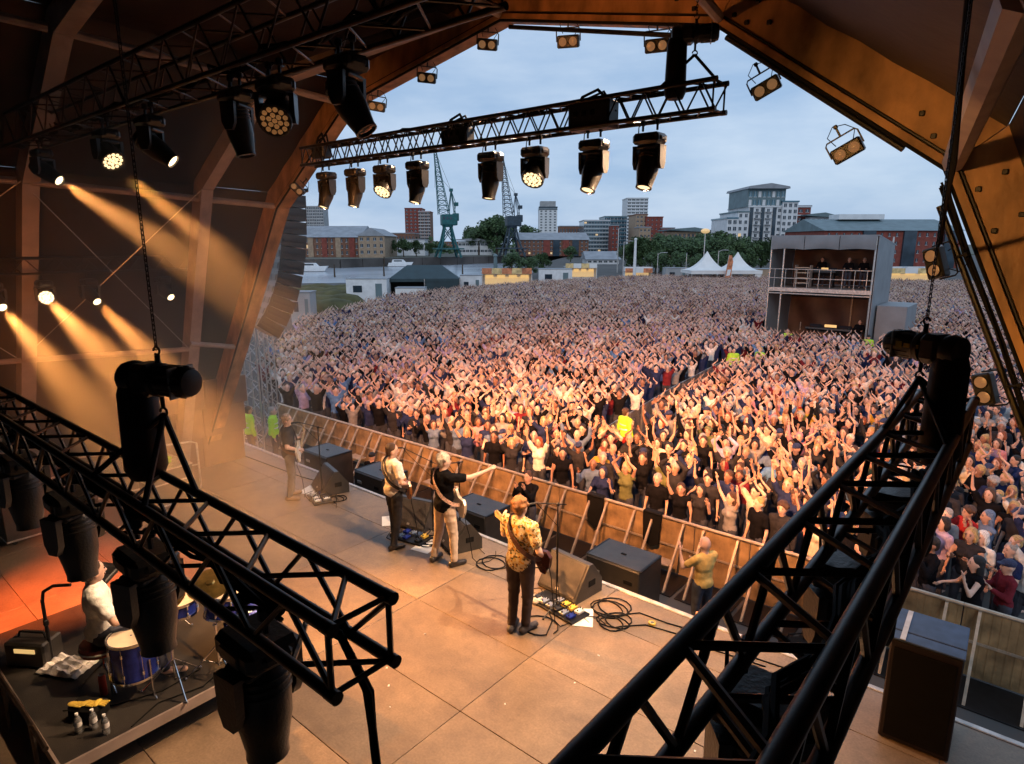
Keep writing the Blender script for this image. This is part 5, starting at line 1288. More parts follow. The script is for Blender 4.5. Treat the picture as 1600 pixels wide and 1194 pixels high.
gl.new(gi.outputs[0], ip.inputs['Points']); gl.new(ci.outputs[0], ip.inputs['Instance']); gl.new(o1(nw), ip.inputs['Instance Index']); gl.new(o1(nt), cx_.inputs[2]); gl.new(cx_.outputs[0], ip.inputs['Rotation']); gl.new(o1(ns), ip.inputs['Scale']); gl.new(ip.outputs[0], go.inputs[0])
md_ = cro.modifiers.new('people', 'NODES'); md_.node_group = ng

# stewards and people in the pit
VEST = top_mesh('vest', 'down', .022, 'none', g=.034); VESTL = top_mesh('vest', 'down', .022, 'long', g=.034)
def steward(lab, x, y, rz, hair=('short', 'dark')):
    o = person(lab, BODY[('down', False)], [('hi_vis_jacket', None, None), ('trousers', LEGS, None), ('hair', HAIR[hair[0]], HAIRS[hair[1]])][1:], (x, y, GZ), rz, group='stewards in hi vis jackets', skin=rnd.choice(SKINS))
    me = VESTL.copy(); me.materials.clear(); me.materials.append(M['hivis']); ob('hi_vis_jacket', me, o)
    m = MB()
    for z in (1.12, 1.26): m.lathe([(.19, -.02), (.20, .0), (.19, .02)], Matrix.Translation((0, 0, z)) @ Matrix.Diagonal((1.0, .74, 1, 1)), 20, close=False)
    m.build('reflective_band', M['reflect'], o)
steward('steward in hi vis jacket standing left of the silver tower truss', -18.0, 9.15, face_dir(.2, 1))
steward('steward in hi vis jacket standing right of the silver tower truss', -17.35, 9.55, face_dir(.6, .7), ('short', 'grey'))
steward('steward in hi vis jacket alone at the stage end of the lane fence', -9.2, 16.2, face_dir(.3, .9), ('curly', 'brown'))
steward('steward in hi vis jacket on the left at the far end of the lane fence', -11.05, 29.3, face_dir(.5, -.8))
steward('steward in hi vis jacket on the right at the far end of the lane fence', -10.2, 30.4, face_dir(-.3, -.8), ('short', 'blonde'))
steward('steward in hi vis jacket below the left part of the mixing tower', -11.3, 38.0, face_dir(.2, -1), ('short', 'brown'))
steward('steward in hi vis jacket below the right wall of the mixing tower', -7.2, 38.2, face_dir(.4, -1), ('cap', 'dark'))
pw = person('bald person in yellow shirt standing in the pit by the right subwoofer', BODY[('hold', False)], [('shirt', TOP[('hold', False, 'short')], (.75, .50, .16)), ('shorts', LEGS, None), ], (-3.75, 9.35, GZ + .12), face_dir(-.75, .35), skin=SKINS[2])
person('person in dark clothes crouched in the pit beyond the pointing singer', BODY[('phone', False)], [('top', TOP[('phone', False, 'long')], SHIRTS['black']), ('trousers', LEGS, None), ('hair', HAIR['short'], HAIRS['brown'])], (-8.1, 10.2, GZ - .02), face_dir(.1, -1), skin=SKINS[0])
person('person in black standing in the pit between the two left subwoofers', BODY[('clap', False)], [('top', TOP[('clap', False, 'long')], SHIRTS['black']), ('trousers', LEGS, None), ('cap', HAIR['cap'], SHIRTS['black'])], (-12.85, 9.7, GZ - .35), face_dir(-.3, 1), skin=SKINS[1], scale=.92)
for k, (lab, x, y) in enumerate((('black camera bag on the pit floor right of the left subwoofers', -10.6, 9.6), ('black camera bag under the barrier behind the right microphone stand', -6.2, 10.3), ('black equipment case in the pit beyond the bald person', -2.4, 9.9))):
    t = thing('equipment_bag', lab, 'bag', (x, y, GZ), (0, 0, .4 * k)); m = MB(); m.box((0, 0, .16), (.46, .30, .30), bev=.06); m.build('bag', M['rubber'], t); m = MB(); m.tube([(-.15, 0, .30), (-.12, 0, .42), (.12, 0, .42), (.15, 0, .30)], .014, 6); m.build('handle', M['rubber'], t); m = MB(); m.box((0, -.152, .16), (.28, .02, .16), bev=.008); m.build('pocket', M['plastic'], t)
for lab, x in (('black jacket draped over the barrier behind the right microphone stand', -5.55), ('dark coat hanging over the barrier left of the pit person', -6.9)):
    m = MB(); m.prism([(-.2, 0, 0), (.2, 0, 0), (.16, 0, -.62), (.0, 0, -.72), (-.18, 0, -.6)], (0, .05, 0)); m.box((0, .06, .02), (.40, .16, .05), bev=.02); tag(m.build('draped_coat', M['rubber'], loc=(x, BY - .10, GZ + 1.21)), lab, 'coat')

# ------------------------------------------------------------------ mixing tower
t = thing('mixing_tower', 'two storey scaffold mixing tower with grey tarpaulin roof and open front', 'mixing tower', (-10.45, 40.0, GZ))
W, D_, H1, H2 = 5.6, 4.6, 3.95, 6.9
for x in (-W / 2, -W / 2 + .75, W / 2 - .05):
    for y in (0, D_):
        m = MB(); m.cyl((x, y, 0), (x, y, H2), .05, n=8); m.build('post', M['alu'], t)
for x in (.95,): m = MB(); m.cyl((x, D_ - .3, 0), (x, D_ - .3, H1), .05, n=8); m.build('post', M['strut'], t)
m = MB(); m.box((0, D_ / 2, H1 - .1), (W, D_, .18)); m.build('upper_deck', M['alup'], t, 0)
m = MB(); m.box((0, -.05, H1 - .12), (W, .07, .22)); m.build('deck_edge', M['edge'], t, 0)
m = MB(); m.cyl((-W / 2, -.06, H1 - .34), (W / 2, -.06, H1 - .34), .05, n=6); m.build('under_bar', M['alu'], t)
m = MB(); m.prism([(-W / 2 - .08, -.12, H2), (-W / 2 - .08, D_ + .1, H2 - .5), (-W / 2 - .08, D_ + .1, H2 - .42), (-W / 2 - .08, -.12, H2 + .08)], (W + .16, 0, 0)); m.build('roof_sheet', M['greypvc'], t, 0)
for k in range(3):   # valance in three sagging panels
    m = MB(); vs = []; n = 12; x0, x1 = -W / 2 + W * k / 3 + .02, -W / 2 + W * (k + 1) / 3 - .02
    for i in range(n + 1):
        f = i / n; x = x0 + (x1 - x0) * f
        vs += [(x, -.13, H2 + .06), (x, -.16 - .05 * math.sin(f * math.pi), H2 - .40), (x, -.12, H2 - .74 + .06 * math.sin(f * math.pi))]
    m.add(vs, [(i * 3 + j, i * 3 + 3 + j, i * 3 + 4 + j, i * 3 + j + 1) for i in range(n) for j in range(2)]); m.add([(a, b + .02, c) for a, b, c in vs], [(i * 3 + j + 1, i * 3 + 4 + j, i * 3 + 3 + j, i * 3 + j) for i in range(n) for j in range(2)])
    m.build('valance_panel', M['greypvc'], t, 60)
for x, nm, mt in ((W / 2 + .04, 'side_sheet', M['greypvc']), (-W / 2 - .04, 'side_sheet', M['greypvc'])):
    for k in range(2):
        m = MB(); m.prism([(x, D_ * k / 2 + .01, 0), (x, D_ * (k + 1) / 2, 0), (x, D_ * (k + 1) / 2, H2 - .25 * (k + 1)), (x, D_ * k / 2 + .01, H2 - .25 * k)], (.03, 0, 0)); m.build(nm, mt, t, 0)
for z0, z1 in ((0, H1 - .2), (H1, H2 - .45)):
    m = MB(); vs = []; nx, nz = 24, 8
    for i in range(nx + 1):
        for j in range(nz + 1):
            f, g = i / nx, j / nz; vs.append((-W / 2 + W * f, D_ - .15 - .10 * math.sin(f * 19 + g * 5) * (1 - g * .5) - .06 * math.sin(f * 7 - g * 9), z0 + (z1 - z0) * g))
    m.add(vs, [(i * (nz + 1) + j, (i + 1) * (nz + 1) + j, (i + 1) * (nz + 1) + j + 1, i * (nz + 1) + j + 1) for i in range(nx) for j in range(nz)]); m.build('back_sheet', M['browntarp'], t, 80)
for z in (H1 + .55, H1 + 1.08): m = MB(); m.cyl((-W / 2, -.02, z), (W / 2, -.02, z), .028, n=6); m.build('guard_rail', M['alu'], t)
for k in range(9): m = MB(); x = -W / 2 + W * (k + .5) / 9; m.cyl((x, -.02, H1), (x, -.02, H1 + 1.08), .022, n=6); m.build('rail_post', M['alu'], t)
m = MB(); m.box((W / 2 + .9, 2.6, 1.55), (1.5, 3.2, 3.1), bev=.03); m.build('lean_to_cover', M['greypvc'], t, 0)
for lab, x, y, z, w in (('mixing desk on the upper deck of the mixing tower', -.2, 1.6, H1, 1.5), ('lighting desk on the lower floor of the mixing tower', .4, 1.8, .55, 2.6)):
    q = thing('mixing_desk', lab, 'mixing desk', (-10.45 + x, 40 + y, GZ + z)); m = MB(); m.box((0, 0, .85), (w, .7, .14), Euler((R(-14), 0, 0)), bev=.02); m.build('console', M['plastic'], q)
    for k in range(3): m = MB(); m.box((-w * .32 + k * w * .32, .24, 1.06), (w * .26, .03, .16), bev=.005); m.build('meter_screen', M['glow'] if k == 1 else M['lensoff'], q, 0)
    for s in (-1, 1): m = MB(); m.box((s * w * .4, 0, .4), (.05, .5, .8)); m.build('leg', M['black'], q, 0)
q = thing('equipment_rack', 'pale equipment rack with shelves at the left of the upper deck', 'rack', (-11.6, 41.0, GZ + H1)); 
for k in range(4): m = MB(); m.box((0, 0, .25 + k * .3), (.85, .5, .05), bev=.006); m.build('shelf', M['strut'], q, 0)
for s in (-1, 1): m = MB(); m.box((s * .42, 0, .65), (.04, .5, 1.3)); m.build('side_frame', M['alup'], q, 0)
for i, (lab, x, y, z) in enumerate((('crew member in dark top on the upper deck, left of the pair', -10.95, 42.3, H1), ('left crew member of the grey haired pair on the upper deck', -9.3, 41.6, H1), ('right crew member of the grey haired pair on the upper deck', -8.55, 41.8, H1), ('crew member in black on the lower floor of the mixing tower', -8.3, 41.2, .45))):
    person(lab, BODY[('lean', False)], [('top', TOP[('lean', False, 'long')], SHIRTS['black']), ('trousers', LEGS, None), ('hair', HAIR['short'], HAIRS['grey' if i in (1, 2) else 'dark'])], (x, y, GZ + z), face_dir(.1, -1), group='mixing tower crew')
q = thing('crowd_fence', 'bare steel fence beside the mixing tower on the right', 'fence', (-5.6, 45.5, GZ))
m = MB(); m.tube([(-.9, 0, 0), (-.9, 0, 1.5), (-.6, 0, 1.7), (1.1, 0, 1.7), (1.1, 0, 0)], .03, 6); m.build('frame', M['alu'], q); m = MB(); [m.cyl((-.7 + k * .28, 0, .1), (-.7 + k * .28, 0, 1.7), .014, n=5) for k in range(7)]; m.build('bars', M['alu'], q)

# ------------------------------------------------------------------ tents, stalls, cabins round the field edge
def atpx(px, D, z=GZ): p = far(px, D); return V((p.x, p.y, z))
YW = YAW
def peaked(lab, px, D, w, h, eave):
    t = thing('peaked_tent', lab, 'tent', atpx(px, D), (0, 0, YW)); m = MB(); n = 14; prof_ = [(w / 2 * f, eave + (h - eave) * (1 - f) ** 2.2) for f in [k / 8 for k in range(8, -1, -1)]]
    vs = []; fs = []
    for r, z in prof_:
        for sx, sy in ((-1, -1), (0, -1), (1, -1), (1, 0), (1, 1), (0, 1), (-1, 1), (-1, 0)): vs.append((sx * max(r, .03), sy * max(r, .03), z))
    for i in range(len(prof_) - 1):
        for k in range(8): fs.append((i * 8 + k, i * 8 + (k + 1) % 8, i * 8 + 8 + (k + 1) % 8, i * 8 + 8 + k))
    m.add(vs, fs); m.build('canopy', M['tent'], t, 60)
    m = MB(); [m.box((sx * w / 2 * .98, 0, eave - .22), (.03, w, .5)) for sx in (-1, 1)]; [m.box((0, sy * w / 2 * .98, eave - .22), (w, .03, .5)) for sy in (-1, 1)]; m.build('valance', M['tent'], t, 0)
    for sx in (-1, 1):
        for sy in (-1, 1): m = MB(); m.cyl((sx * w * .48, sy * w * .48, 0), (sx * w * .48, sy * w * .48, eave), .05, n=6); m.build('leg', M['alu'], t)
    m = MB(); m.box((w * .40, -w * .47, eave * .5), (w * .16, .04, eave)); m.build('tied_curtain', M['tent'], t, 0)
peaked('left of the two white peaked tents at the back of the field', 1106, 96, 6.0, 5.4, 2.7)
peaked('right of the two white peaked tents at the back of the field', 1154, 96, 5.6, 5.3, 2.7)
t = thing('feather_flag', 'red and white feather flag between the two peaked tents', 'flag', atpx(1136, 92), (0, 0, YW + .2)); m = MB(); m.prism([(0, 0, 1.5), (.9, 0, 1.6), (1.15, 0, 4.0), (.9, 0, 4.9), (.5, 0, 4.9)], (0, .03, 0)); m.build('banner', M['orange'], t, 0); m = MB(); m.prism([(.2, -.02, 2.0), (.75, -.02, 2.1), (.9, -.02, 2.9), (.35, -.02, 2.9)], (0, .01, 0)); m.build('white_patch', M['tent'], t, 0); m = MB(); m.tube([(0, 0, 0), (0, 0, 2), (.45, 0, 4.95)], .03, 6); m.build('pole', M['alu'], t)
t = thing('dark_marquee', 'dark teal marquee with hipped roof at the left edge of the field', 'marquee', atpx(662, 78), (0, 0, YW + .12)); w, d, e, h = 8.2, 6, 2.5, 4.0
for i, q in enumerate(([(-w / 2, -d / 2, e), (w / 2, -d / 2, e), (w / 4, 0, h), (-w / 4, 0, h)], [(w / 2, -d / 2, e), (w / 2, d / 2, e), (w / 4, 0, h)], [(w / 2, d / 2, e), (-w / 2, d / 2, e), (-w / 4, 0, h), (w / 4, 0, h)], [(-w / 2, d / 2, e), (-w / 2, -d / 2, e), (-w / 4, 0, h)])):
    m = MB(); m.prism(q, (0, 0, -.03)); m.build('roof_panel', M['marquee'], t, 0)
for c, s_ in (((0, -d / 2, e - .15), (w, .04, .34)), ((w / 4, -d / 2 + .06, 1.2), (w / 2, .04, 2.4)), ((-w / 2, 0, 1.25), (.04, d, 2.5)), ((w / 2, 0, 1.25), (.04, d, 2.5)), ((0, d / 2, 1.25), (w, .04, 2.5))): m = MB(); m.box(c, s_); m.build('side_panel', M['marquee'], t, 0)
for sx in (-1, 0, 1): m = MB(); m.cyl((sx * w / 2, -d / 2 - .05, 0), (sx * w / 2, -d / 2 - .05, e), .05, n=6); m.build('leg', M['alu'], t)
def cabin(name, lab, px, D, w, d, h, mt, door=None, cat='cabin', yaw=0, trim=None):
    t = thing(name, lab, cat, atpx(px, D), (0, 0, YW + yaw)); m = MB(); m.box((0, 0, h / 2 + .1), (w, d, h), bev=.03); m.build('shell', mt, t, 0)
    m = MB(); m.box((0, 0, h + .13), (w + .12, d + .12, .07), bev=.01); m.build('roof', trim or M['greyroof'], t, 0)
    m = MB(); m.box((w * .3, -d / 2 - .02, h * .48), (w * .16, .04, h * .72)); m.build('door', door or M['tealroof'], t, 0)
    m = MB(); m.box((-w * .22, -d / 2 - .02, h * .6), (w * .22, .04, h * .3)); m.build('window', M['glass'], t, 0)
    return t
cabin('site_cabin', 'white site cabin left of the dark marquee', 573, 74, 4.6, 2.4, 2.5, M['whitepaint'])
cabin('site_cabin', 'white cabin just right of the dark marquee', 736, 80, 2.6, 2.4, 2.6, M['whitepaint'])
cabin('toilet_cabin', 'low white cabin in front of the dark marquee, half behind the crowd', 640, 72, 3.2, 2, 1.6, M['tent'])
cabin('toilet_cabin', 'white cabin at the left edge of the field below the speaker stack', 468, 52, 1.6, 1.6, 2.6, M['greywall'])
cabin('site_cabin', 'grey roofed white cabin between the orange stall and the lit stall', 868, 100, 5.0, 3, 2.6, M['whitepaint'])
def stall(lab, px, D, w, colors, h=2.9, lit=True, bulbs=True):
    t = thing('food_stall', lab, 'food stall', atpx(px, D), (0, 0, YW)); m = MB(); m.box((0, 1.0, 1.35), (w, .08, 2.7)); m.build('back_wall', M['whitepaint'], t, 0)
    for s in (-1, 1): m = MB(); m.box((s * w / 2, .1, 1.35), (.08, 1.8, 2.7)); m.build('side_wall', M['whitepaint'], t, 0)
    m = MB(); m.box((0, 0, h), (w + .3, 2.3, .1)); m.build('roof', M['greywall'], t, 0)
    m = MB(); m.box((0, -.9, .55), (w, .5, 1.1)); m.build('counter', M['whitepaint'], t, 0)
    m = MB(); m.box((0, .9, 1.75), (w * .9, .05, 1.0)); m.build('lit_back_panel', M['litwin'], t, 0)
    n = len(colors)
    for k, c in enumerate(colors):
        m = MB(); m.box((-w / 2 + w * (k + .5) / n, -1.16, h + .18), (w / n - .03, .05, .72)); m.build('sign_panel', M[c], t, 0)
    if lit:
        for k in range(4): m = MB(); m.box((-w * .36 + k * w * .24, .8, 2.3), (w * .16, .05, .35)); m.build('menu_board', M['glow'], t, 0)
stall('food stall with orange and yellow banner at the left of the field edge', 792, 84, 6.4, ['orange', 'yellow', 'orange', 'yellow', 'orange'])
stall('lit food stall with glowing menu boards at the middle of the field edge', 908, 104, 5.0, ['yellow', 'tent', 'yellow', 'tent'])
stall('small stall with red bunting below the trees', 998, 108, 4.5, ['orange', 'tent', 'orange'], 2.0, False)
stall('long yellow lit bar right of the mixing tower', 1422, 92, 9.0, ['yellow', 'yellow', 'tent', 'yellow', 'yellow'], 2.6)
cabin('site_cabin', 'pale cabin with teal door in the trees left of the peaked tents', 1058, 112, 4, 2.4, 2.3, M['greywall'])
cabin('site_cabin', 'buff roofed cabin right of the peaked tents', 1190, 100, 4.2, 2.4, 2.6, M['brickpale'])
for k, px in enumerate((1393, 1418, 1444)):
    t = thing('white_van', ('white delivery van, left of three behind the lit bar', 'white delivery van, middle of three behind the lit bar', 'white delivery van, right of three behind the lit bar')[k], 'van', atpx(px, 118), (0, 0, YW + R(90))); m = MB(); m.prism([(-2.4, -.95, .4), (2.2, -.95, .4), (2.4, -.95, 1.2), (1.7, -.95, 1.5), (1.1, -.95, 2.4), (-2.4, -.95, 2.5)], (0, 1.9, 0)); m.build('body', M['whitepaint'], t, 20)
    for sx in (-1.5, 1.5):
        for sy in (-.9, .9): m = MB(); m.cyl((sx, sy - .1, .38), (sx, sy + .1, .38), .38, n=12); m.build('wheel', M['rubber'], t)
    m = MB(); m.prism([(1.72, -.8, 1.52), (1.15, -.8, 2.3), (1.15, .8, 2.3), (1.72, .8, 1.52)], (.03, 0, .02)); m.build('windscreen', M['glass'], t, 0)
gr = MB()
for i in range(14):
    for j in range(5): p = far(455 + i * 6.2, 62 + j * 6); gr.ell((p.x, p.y, GZ + .1), (2.2, 2.2, .8 + .5 * rnd.random()), 0, 8, 5)
g_ = gr.build('grass_bank', M['grass'], smooth=60); g_['kind'] = 'structure'
# lamp posts and poles
def pole(lab, px, D, ytop, r=.09, head=None, mt='alu', name='lamp_post'):
    t = thing(name, lab, 'pole' if name != 'lamp_post' else 'lamp post', atpx(px, D)); h = zat(ytop, D) - GZ
    m = MB(); m.cyl((0, 0, 0), (0, 0, h), r * 1.3, r * .8, 8); m.build('post', M[mt], t)
    if head == 'globe': m = MB(); m.ell((0, 0, h + .1), (.75, .75, .42), 0, 14, 8); m.build('lantern', M['litwin'], t)
    elif head == 'arm':
        m = MB(); m.tube([(0, 0, h - .2), (.5, 0, h + .1), (1.2, 0, h + .15)], .05, 6); m.build('arm', M[mt], t); m = MB(); m.box((1.3, 0, h + .12), (.7, .25, .12), bev=.04); m.build('lamp_head', M['greywall'], t)
    else: m = MB(); m.ell((0, 0, h), (r * 1.1, r * 1.1, r)); m.build('cap', M[mt], t)
pole('thick white mast rising before the trees', 993, 104, 374, .22, None, 'whitepaint', 'mast')
pole('lamp post with round amber lantern in front of the trees', 1101, 112, 362, .09, 'globe')
pole('thin pole at the left of the tree belt', 975, 106, 378, .07, 'arm')
pole('thin pole right of the white mast', 1029, 106, 396, .06, 'arm'); pole('short pole beside the left peaked tent', 1074, 104, 396, .06); pole('lamp post between the two peaked tents', 1124, 110, 392, .07, 'arm')
pole('pole in front of the red brick blocks', 966, 150, 357, .12, 'arm')
for k, px in enumerate((520, 598, 666, 722)): pole(('mooring pole at the water edge, far left', 'mooring pole at the water edge left of the marquee', 'mooring pole at the water edge above the marquee', 'mooring pole at the water edge right of the marquee')[k], px, 128 + k * 4, 414, .14, None, 'bark', 'mooring_pole')
pole('blue grey post at the water edge beside the orange stall', 774, 112, 400, .35, None, 'tealroof', 'gate_post')
# boats
for k, (lab, px, D) in enumerate((('white cabin cruiser moored below the brick warehouse', 484, 215), ('white boat at the quay by the first crane', 624, 262))):
    p = far(px, D, -4.2); t = thing('motor_boat', lab, 'boat', p, (0, 0, YW + .1)); m = MB(); m.prism([(-5, 0, .2), (-4.6, 0, 1.5), (5.2, 0, 1.8), (4.2, 0, .2)], (0, 2.6, 0)); m.build('hull', M['whitepaint'], t, 0); m = MB(); m.prism([(-3.4, .4, 1.5), (-3.0, .4, 2.8), (1.2, .4, 2.8), (2.4, .4, 1.6)], (0, 1.8, 0)); m.build('cabin', M['whitepaint'], t, 0); m = MB(); m.box((-.9, .38, 2.3), (3.2, .05, .5)); m.build('window', M['glass'], t, 0)

# ------------------------------------------------------------------ skyline
WINS = {}
def window(parent, p, w, h, mt, frame=True):
    key = (round(w, 2), round(h, 2), mt)
    if key not in WINS:
        m = MB(); m.box((0, -.03, 0), (w, .06, h), mi=0)
        if frame: m.box((0, -.075, 0), (w * .06, .03, h), mi=1); m.box((0, -.075, -h / 2), (w * 1.1, .05, h * .07), mi=1)
        WINS[key] = m.mesh('window', [M[mt], M['whitepaint']], 0)
    return ob('window', WINS[key], parent, p)
def block(lab, px0, px1, ytop, D, depth, wall, rows=0, cols=0, ww=.5, wh=.5, wmat='glass', roof='flat', roofmat='greyroof', yaw=0, z0=-1.0, name='building', side=False, litp=.0, zskip=.06, eave=0, bands=None, cat='building', par=None):
    D += 0; a, b = far(px0, D, z0), far(px1, D, z0); w = (b - a).length; h = zat(ytop, D) - z0
    t = thing(name, lab, cat, ((a + b) / 2), (0, 0, YW + yaw))
    hw = h - eave
    m = MB(); m.box((0, depth / 2, hw / 2), (w, depth, hw)); m.build('wall', M[wall], t, 0)
    if roof == 'flat': m = MB(); m.box((0, depth / 2, h + .25), (w + .5, depth + .5, .5)); m.build('roof', M[roofmat], t, 0)
    elif roof == 'gable':   # ridge along the facade
        m = MB(); m.prism([(-w / 2 - .6, -.8, hw), (-w / 2 - .6, depth / 2, h), (-w / 2 - .6, depth + .8, hw)], (w + 1.2, 0, 0)); m.build('roof', M[roofmat], t, 0)
    elif roof == 'front':   # gable faces the viewer
        m = MB(); m.prism([(-w / 2 - .8, -.6, hw), (w / 2 + .8, -.6, hw), (0, -.6, h)], (0, depth, 0)); m.build('roof', M[roofmat], t, 0)
    elif roof == 'over': m = MB(); m.prism([(-w / 2 - 2, -2, hw + .5), (w / 2 + 2.5, -2, hw - .4), (w / 2 + 2.5, -2, hw), (0, -2, hw + 1.6), (-w / 2 - 2, -2, hw + .9)], (0, depth + 3, 0)); m.build('roof', M[roofmat], t, 0)
    if rows:
        cwid, rh = w / cols, hw * (1 - zskip) / rows
        for r in range(rows):
            for c in range(cols):
                window(t, (-w / 2 + cwid * (c + .5), 0, hw * zskip + rh * (r + .5)), cwid * ww, rh * wh, 'litwin' if rnd.random() < litp else wmat)
        if side:
            ns = max(1, int(depth / cwid)); 
            for r in range(rows):
                for c in range(ns):
                    o = window(t, (w / 2 * side, depth * (c + .5) / ns, hw * zskip + rh * (r + .5)), depth / ns * ww, rh * wh, wmat); o.rotation_euler = (0, 0, R(90 * side))
    for k in range(bands or 0):
        m = MB(); m.box((0, -.25, hw * zskip + hw * (1 - zskip) * (k + .98) / bands), (w + .3, .5, .35)); m.build('balcony_band', M['whitewall'], t, 0)
    return t, w, h, hw
block('grey slab tower rising behind the left brick warehouse', 480, 508, 323, 520, 14, 'greywall', 14, 5, .8, .5, roofmat='greywall')
t, w, h, hw = block('long brick warehouse with pale grey roof at the left quay', 452, 562, 352, 290, 26, 'brick', 3, 14, .38, .55, roof='gable', roofmat='greyroof', eave=5.2, yaw=R(-4), litp=.03)
for k in range(5): m = MB(); m.box((-w / 2 + w * (k + .5) / 5, -.2, hw / 2), (2.4, .4, hw)); m.build('brick_bay', M['brickpale' if k % 2 else 'brickred'], t, 0)
t, w, h, hw = block('gabled end block of the left warehouse with pale brick front', 560, 601, 356, 282, 30, 'brickpale', 3, 4, .42, .5, roof='front', roofmat='greyroof', eave=3.4, zskip=.1)
block('low dark brick range right of the left warehouse', 598, 648, 365, 400, 20, 'brick', 2, 10, .4, .4)
t, w, h, hw = block('red brick tower block with striped balconies behind the first crane', 634, 660, 326, 480, 20, 'brickred', 12, 4, .55, .4, roofmat='brickred', side=1)
t, w, h, hw = block('darker wing of the red brick tower block', 655, 673, 331, 478, 18, 'brick', 12, 3, .8, .45, bands=12, roofmat='brickred')
block('low white shed on the far quay left of the first crane', 606, 664, 375, 330, 12, 'whitewall', 1, 6, .5, .4)
block('white low terminal building between the cranes', 716, 768, 374, 345, 20, 'whitewall', 2, 9, .8, .35, roof='over', eave=1)
t, w, h, hw = block('white high rise with dark crown behind the right warehouse', 842, 870, 328, 560, 22, 'whitewall', 14, 4, .4, .5, roofmat='glass')
m = MB(); m.box((0, 11, h + 2), (w * 1.04, 20, 1.6)); m.build('crown_band', M['glass'], t, 0); m = MB(); m.box((0, 11, h + 5), (w * .85, 16, 4.6)); m.build('crown', M['greywall'], t, 0)
t, w, h, hw = block('brick warehouse with grey roof to the right of the second crane', 810, 920, 363, 318, 24, 'brick', 4, 16, .42, .5, roof='gable', roofmat='greyroof', eave=3.6, yaw=R(3), litp=.04)
for k in range(4): m = MB(); m.box((-w * .1 + w * .55 * k / 4, -.25, hw * .5), (3.2, .5, hw)); m.build('glazed_bay', M['glass' if k % 2 else 'brickred'], t, 0)
block('small brown building with flat roof beside the white high rise', 874, 914, 354, 420, 18, 'brick', 3, 9, .5, .45)
block('blue glass office block at the middle of the skyline', 912, 952, 345, 360, 26, 'glassblue', 8, 9, .86, .42, 'glass', roofmat='greywall', bands=8, litp=.03)
block('taller teal glass block with flat overhanging roof', 944, 978, 339, 372, 24, 'glassblue', 9, 6, .85, .55, 'glass', roofmat='tealroof', litp=.02)
block('narrow brick stair block before the glass offices', 955, 966, 353, 340, 10, 'brickred', 6, 2, .4, .5)
t, w, h, hw = block('white high rise behind the red brick blocks', 978, 1010, 310, 430, 20, 'whitewall', 16, 5, .75, .42, bands=16, roofmat='whitewall')
block('tall buff brick block before the white high rise', 992, 1010, 336, 330, 20, 'brickpale', 9, 3, .5, .4, roofmat='brick')
block('dark red brick block in the middle of the skyline', 1008, 1034, 340, 328, 22, 'brickred', 8, 4, .3, .4, roofmat='brickred')
block('lower buff block in front of the dark red block', 998, 1016, 356, 312, 12, 'brickpale', 5, 3, .4, .4)
block('stepped low red brick wing right of the dark red block', 1032, 1053, 357, 326, 16, 'brickred', 4, 3, .35, .4)
block('low building with wide overhanging teal roof behind the trees', 1052, 1112, 357, 250, 18, 'brickpale', 3, 9, .5, .5, roof='over', roofmat='tealroof', eave=1.2, litp=.05)
# white apartment block with a dark penthouse
t, w, h, hw = block('large white apartment block, middle section below the dark penthouse', 1166, 1218, 324, 232, 22, 'whitewall', 8, 6, .46, .55, roofmat='whitewall', side=0, litp=.03)
m = MB(); m.box((0, 10, h + 3.2), (w * 1.12, 20, 6.0)); m.build('penthouse', M['tealroof'], t, 0)
m = MB(); m.prism([(-w * .60, -2, h + 6.2), (w * .62, -2, h + 6.2), (w * .60, -2, h + 6.9), (w * .05, -2, h + 8.0), (-w * .58, -2, h + 7.0)], (0, 24, 0)); m.build('penthouse_roof', M['greyroof'], t, 0)
for r in range(2):
    for c in range(8): window(t, (-w * .48 + w * .96 * c / 7, -.02, h + 1.6 + r * 2.8), w * .085, 1.9, 'glassblue' if (c + r) % 3 else 'whitewall')
for c in (.5, 2.5, 4.6): m = MB(); m.box((-w / 2 + w * c / 6, -.12, hw * .52), (w / 6 * .62, .3, hw * .96)); m.build('glazed_strip', M['glass'], t, 0)
for c in (1.55, 3.5): 
    for r in range(8): m = MB(); m.box((-w / 2 + w * c / 6 * 1.0, -.7, hw * .06 + hw * .94 * (r + .22) / 8), (w / 6 * 1.05, 1.4, .25)); m.build('balcony', M['greywall'], t, 0)
t, w, h, hw = block('stepped left wing of the white apartment block', 1150, 1167, 332, 230, 20, 'whitewall', 7, 2, .46, .55, roofmat='tealroof', litp=.04)
t, w, h, hw = block('lowest glazed left end of the white apartment block', 1134, 1150, 342, 229, 18, 'whitewall', 6, 2, .6, .6, roofmat='glassblue')
t, w, h, hw = block('glazed right corner tower of the white apartment block', 1218, 1242, 316, 231, 20, 'whitewall', 9, 3, .55, .6, roofmat='glassblue')
block('dark red brick link right of the white apartment block', 1241, 1262, 323, 240, 18, 'brickred', 6, 2, .55, .35, bands=6)
block('pale block with green roof left of the long warehouse', 1262, 1300, 336, 236, 18, 'whitewall', 6, 4, .45, .5, roof='over', roofmat='tealroof', eave=.8, litp=.06)
t, w, h, hw = block('long red brick warehouse with teal roof at the right', 1288, 1500, 340, 176, 26, 'brickred', 4, 18, .30, .42, roof='gable', roofmat='tealroof', eave=3.4, z0=GZ, zskip=.1)
for k in range(3): m = MB(); m.box((-w * .18 + w * .3 * k, -.3, hw * .5), (3.4, .6, hw)); m.build('dark_bay', M['glass'], t, 0)
m = MB(); m.box((-w * .1, 13, h + .6), (w * .35, 6, 1.4)); m.build('roof_lantern', M['whitewall'], t, 0)
block('low distant terrace along the far bank', 676, 720, 378, 700, 20, 'brick', 2, 8, .5, .4)
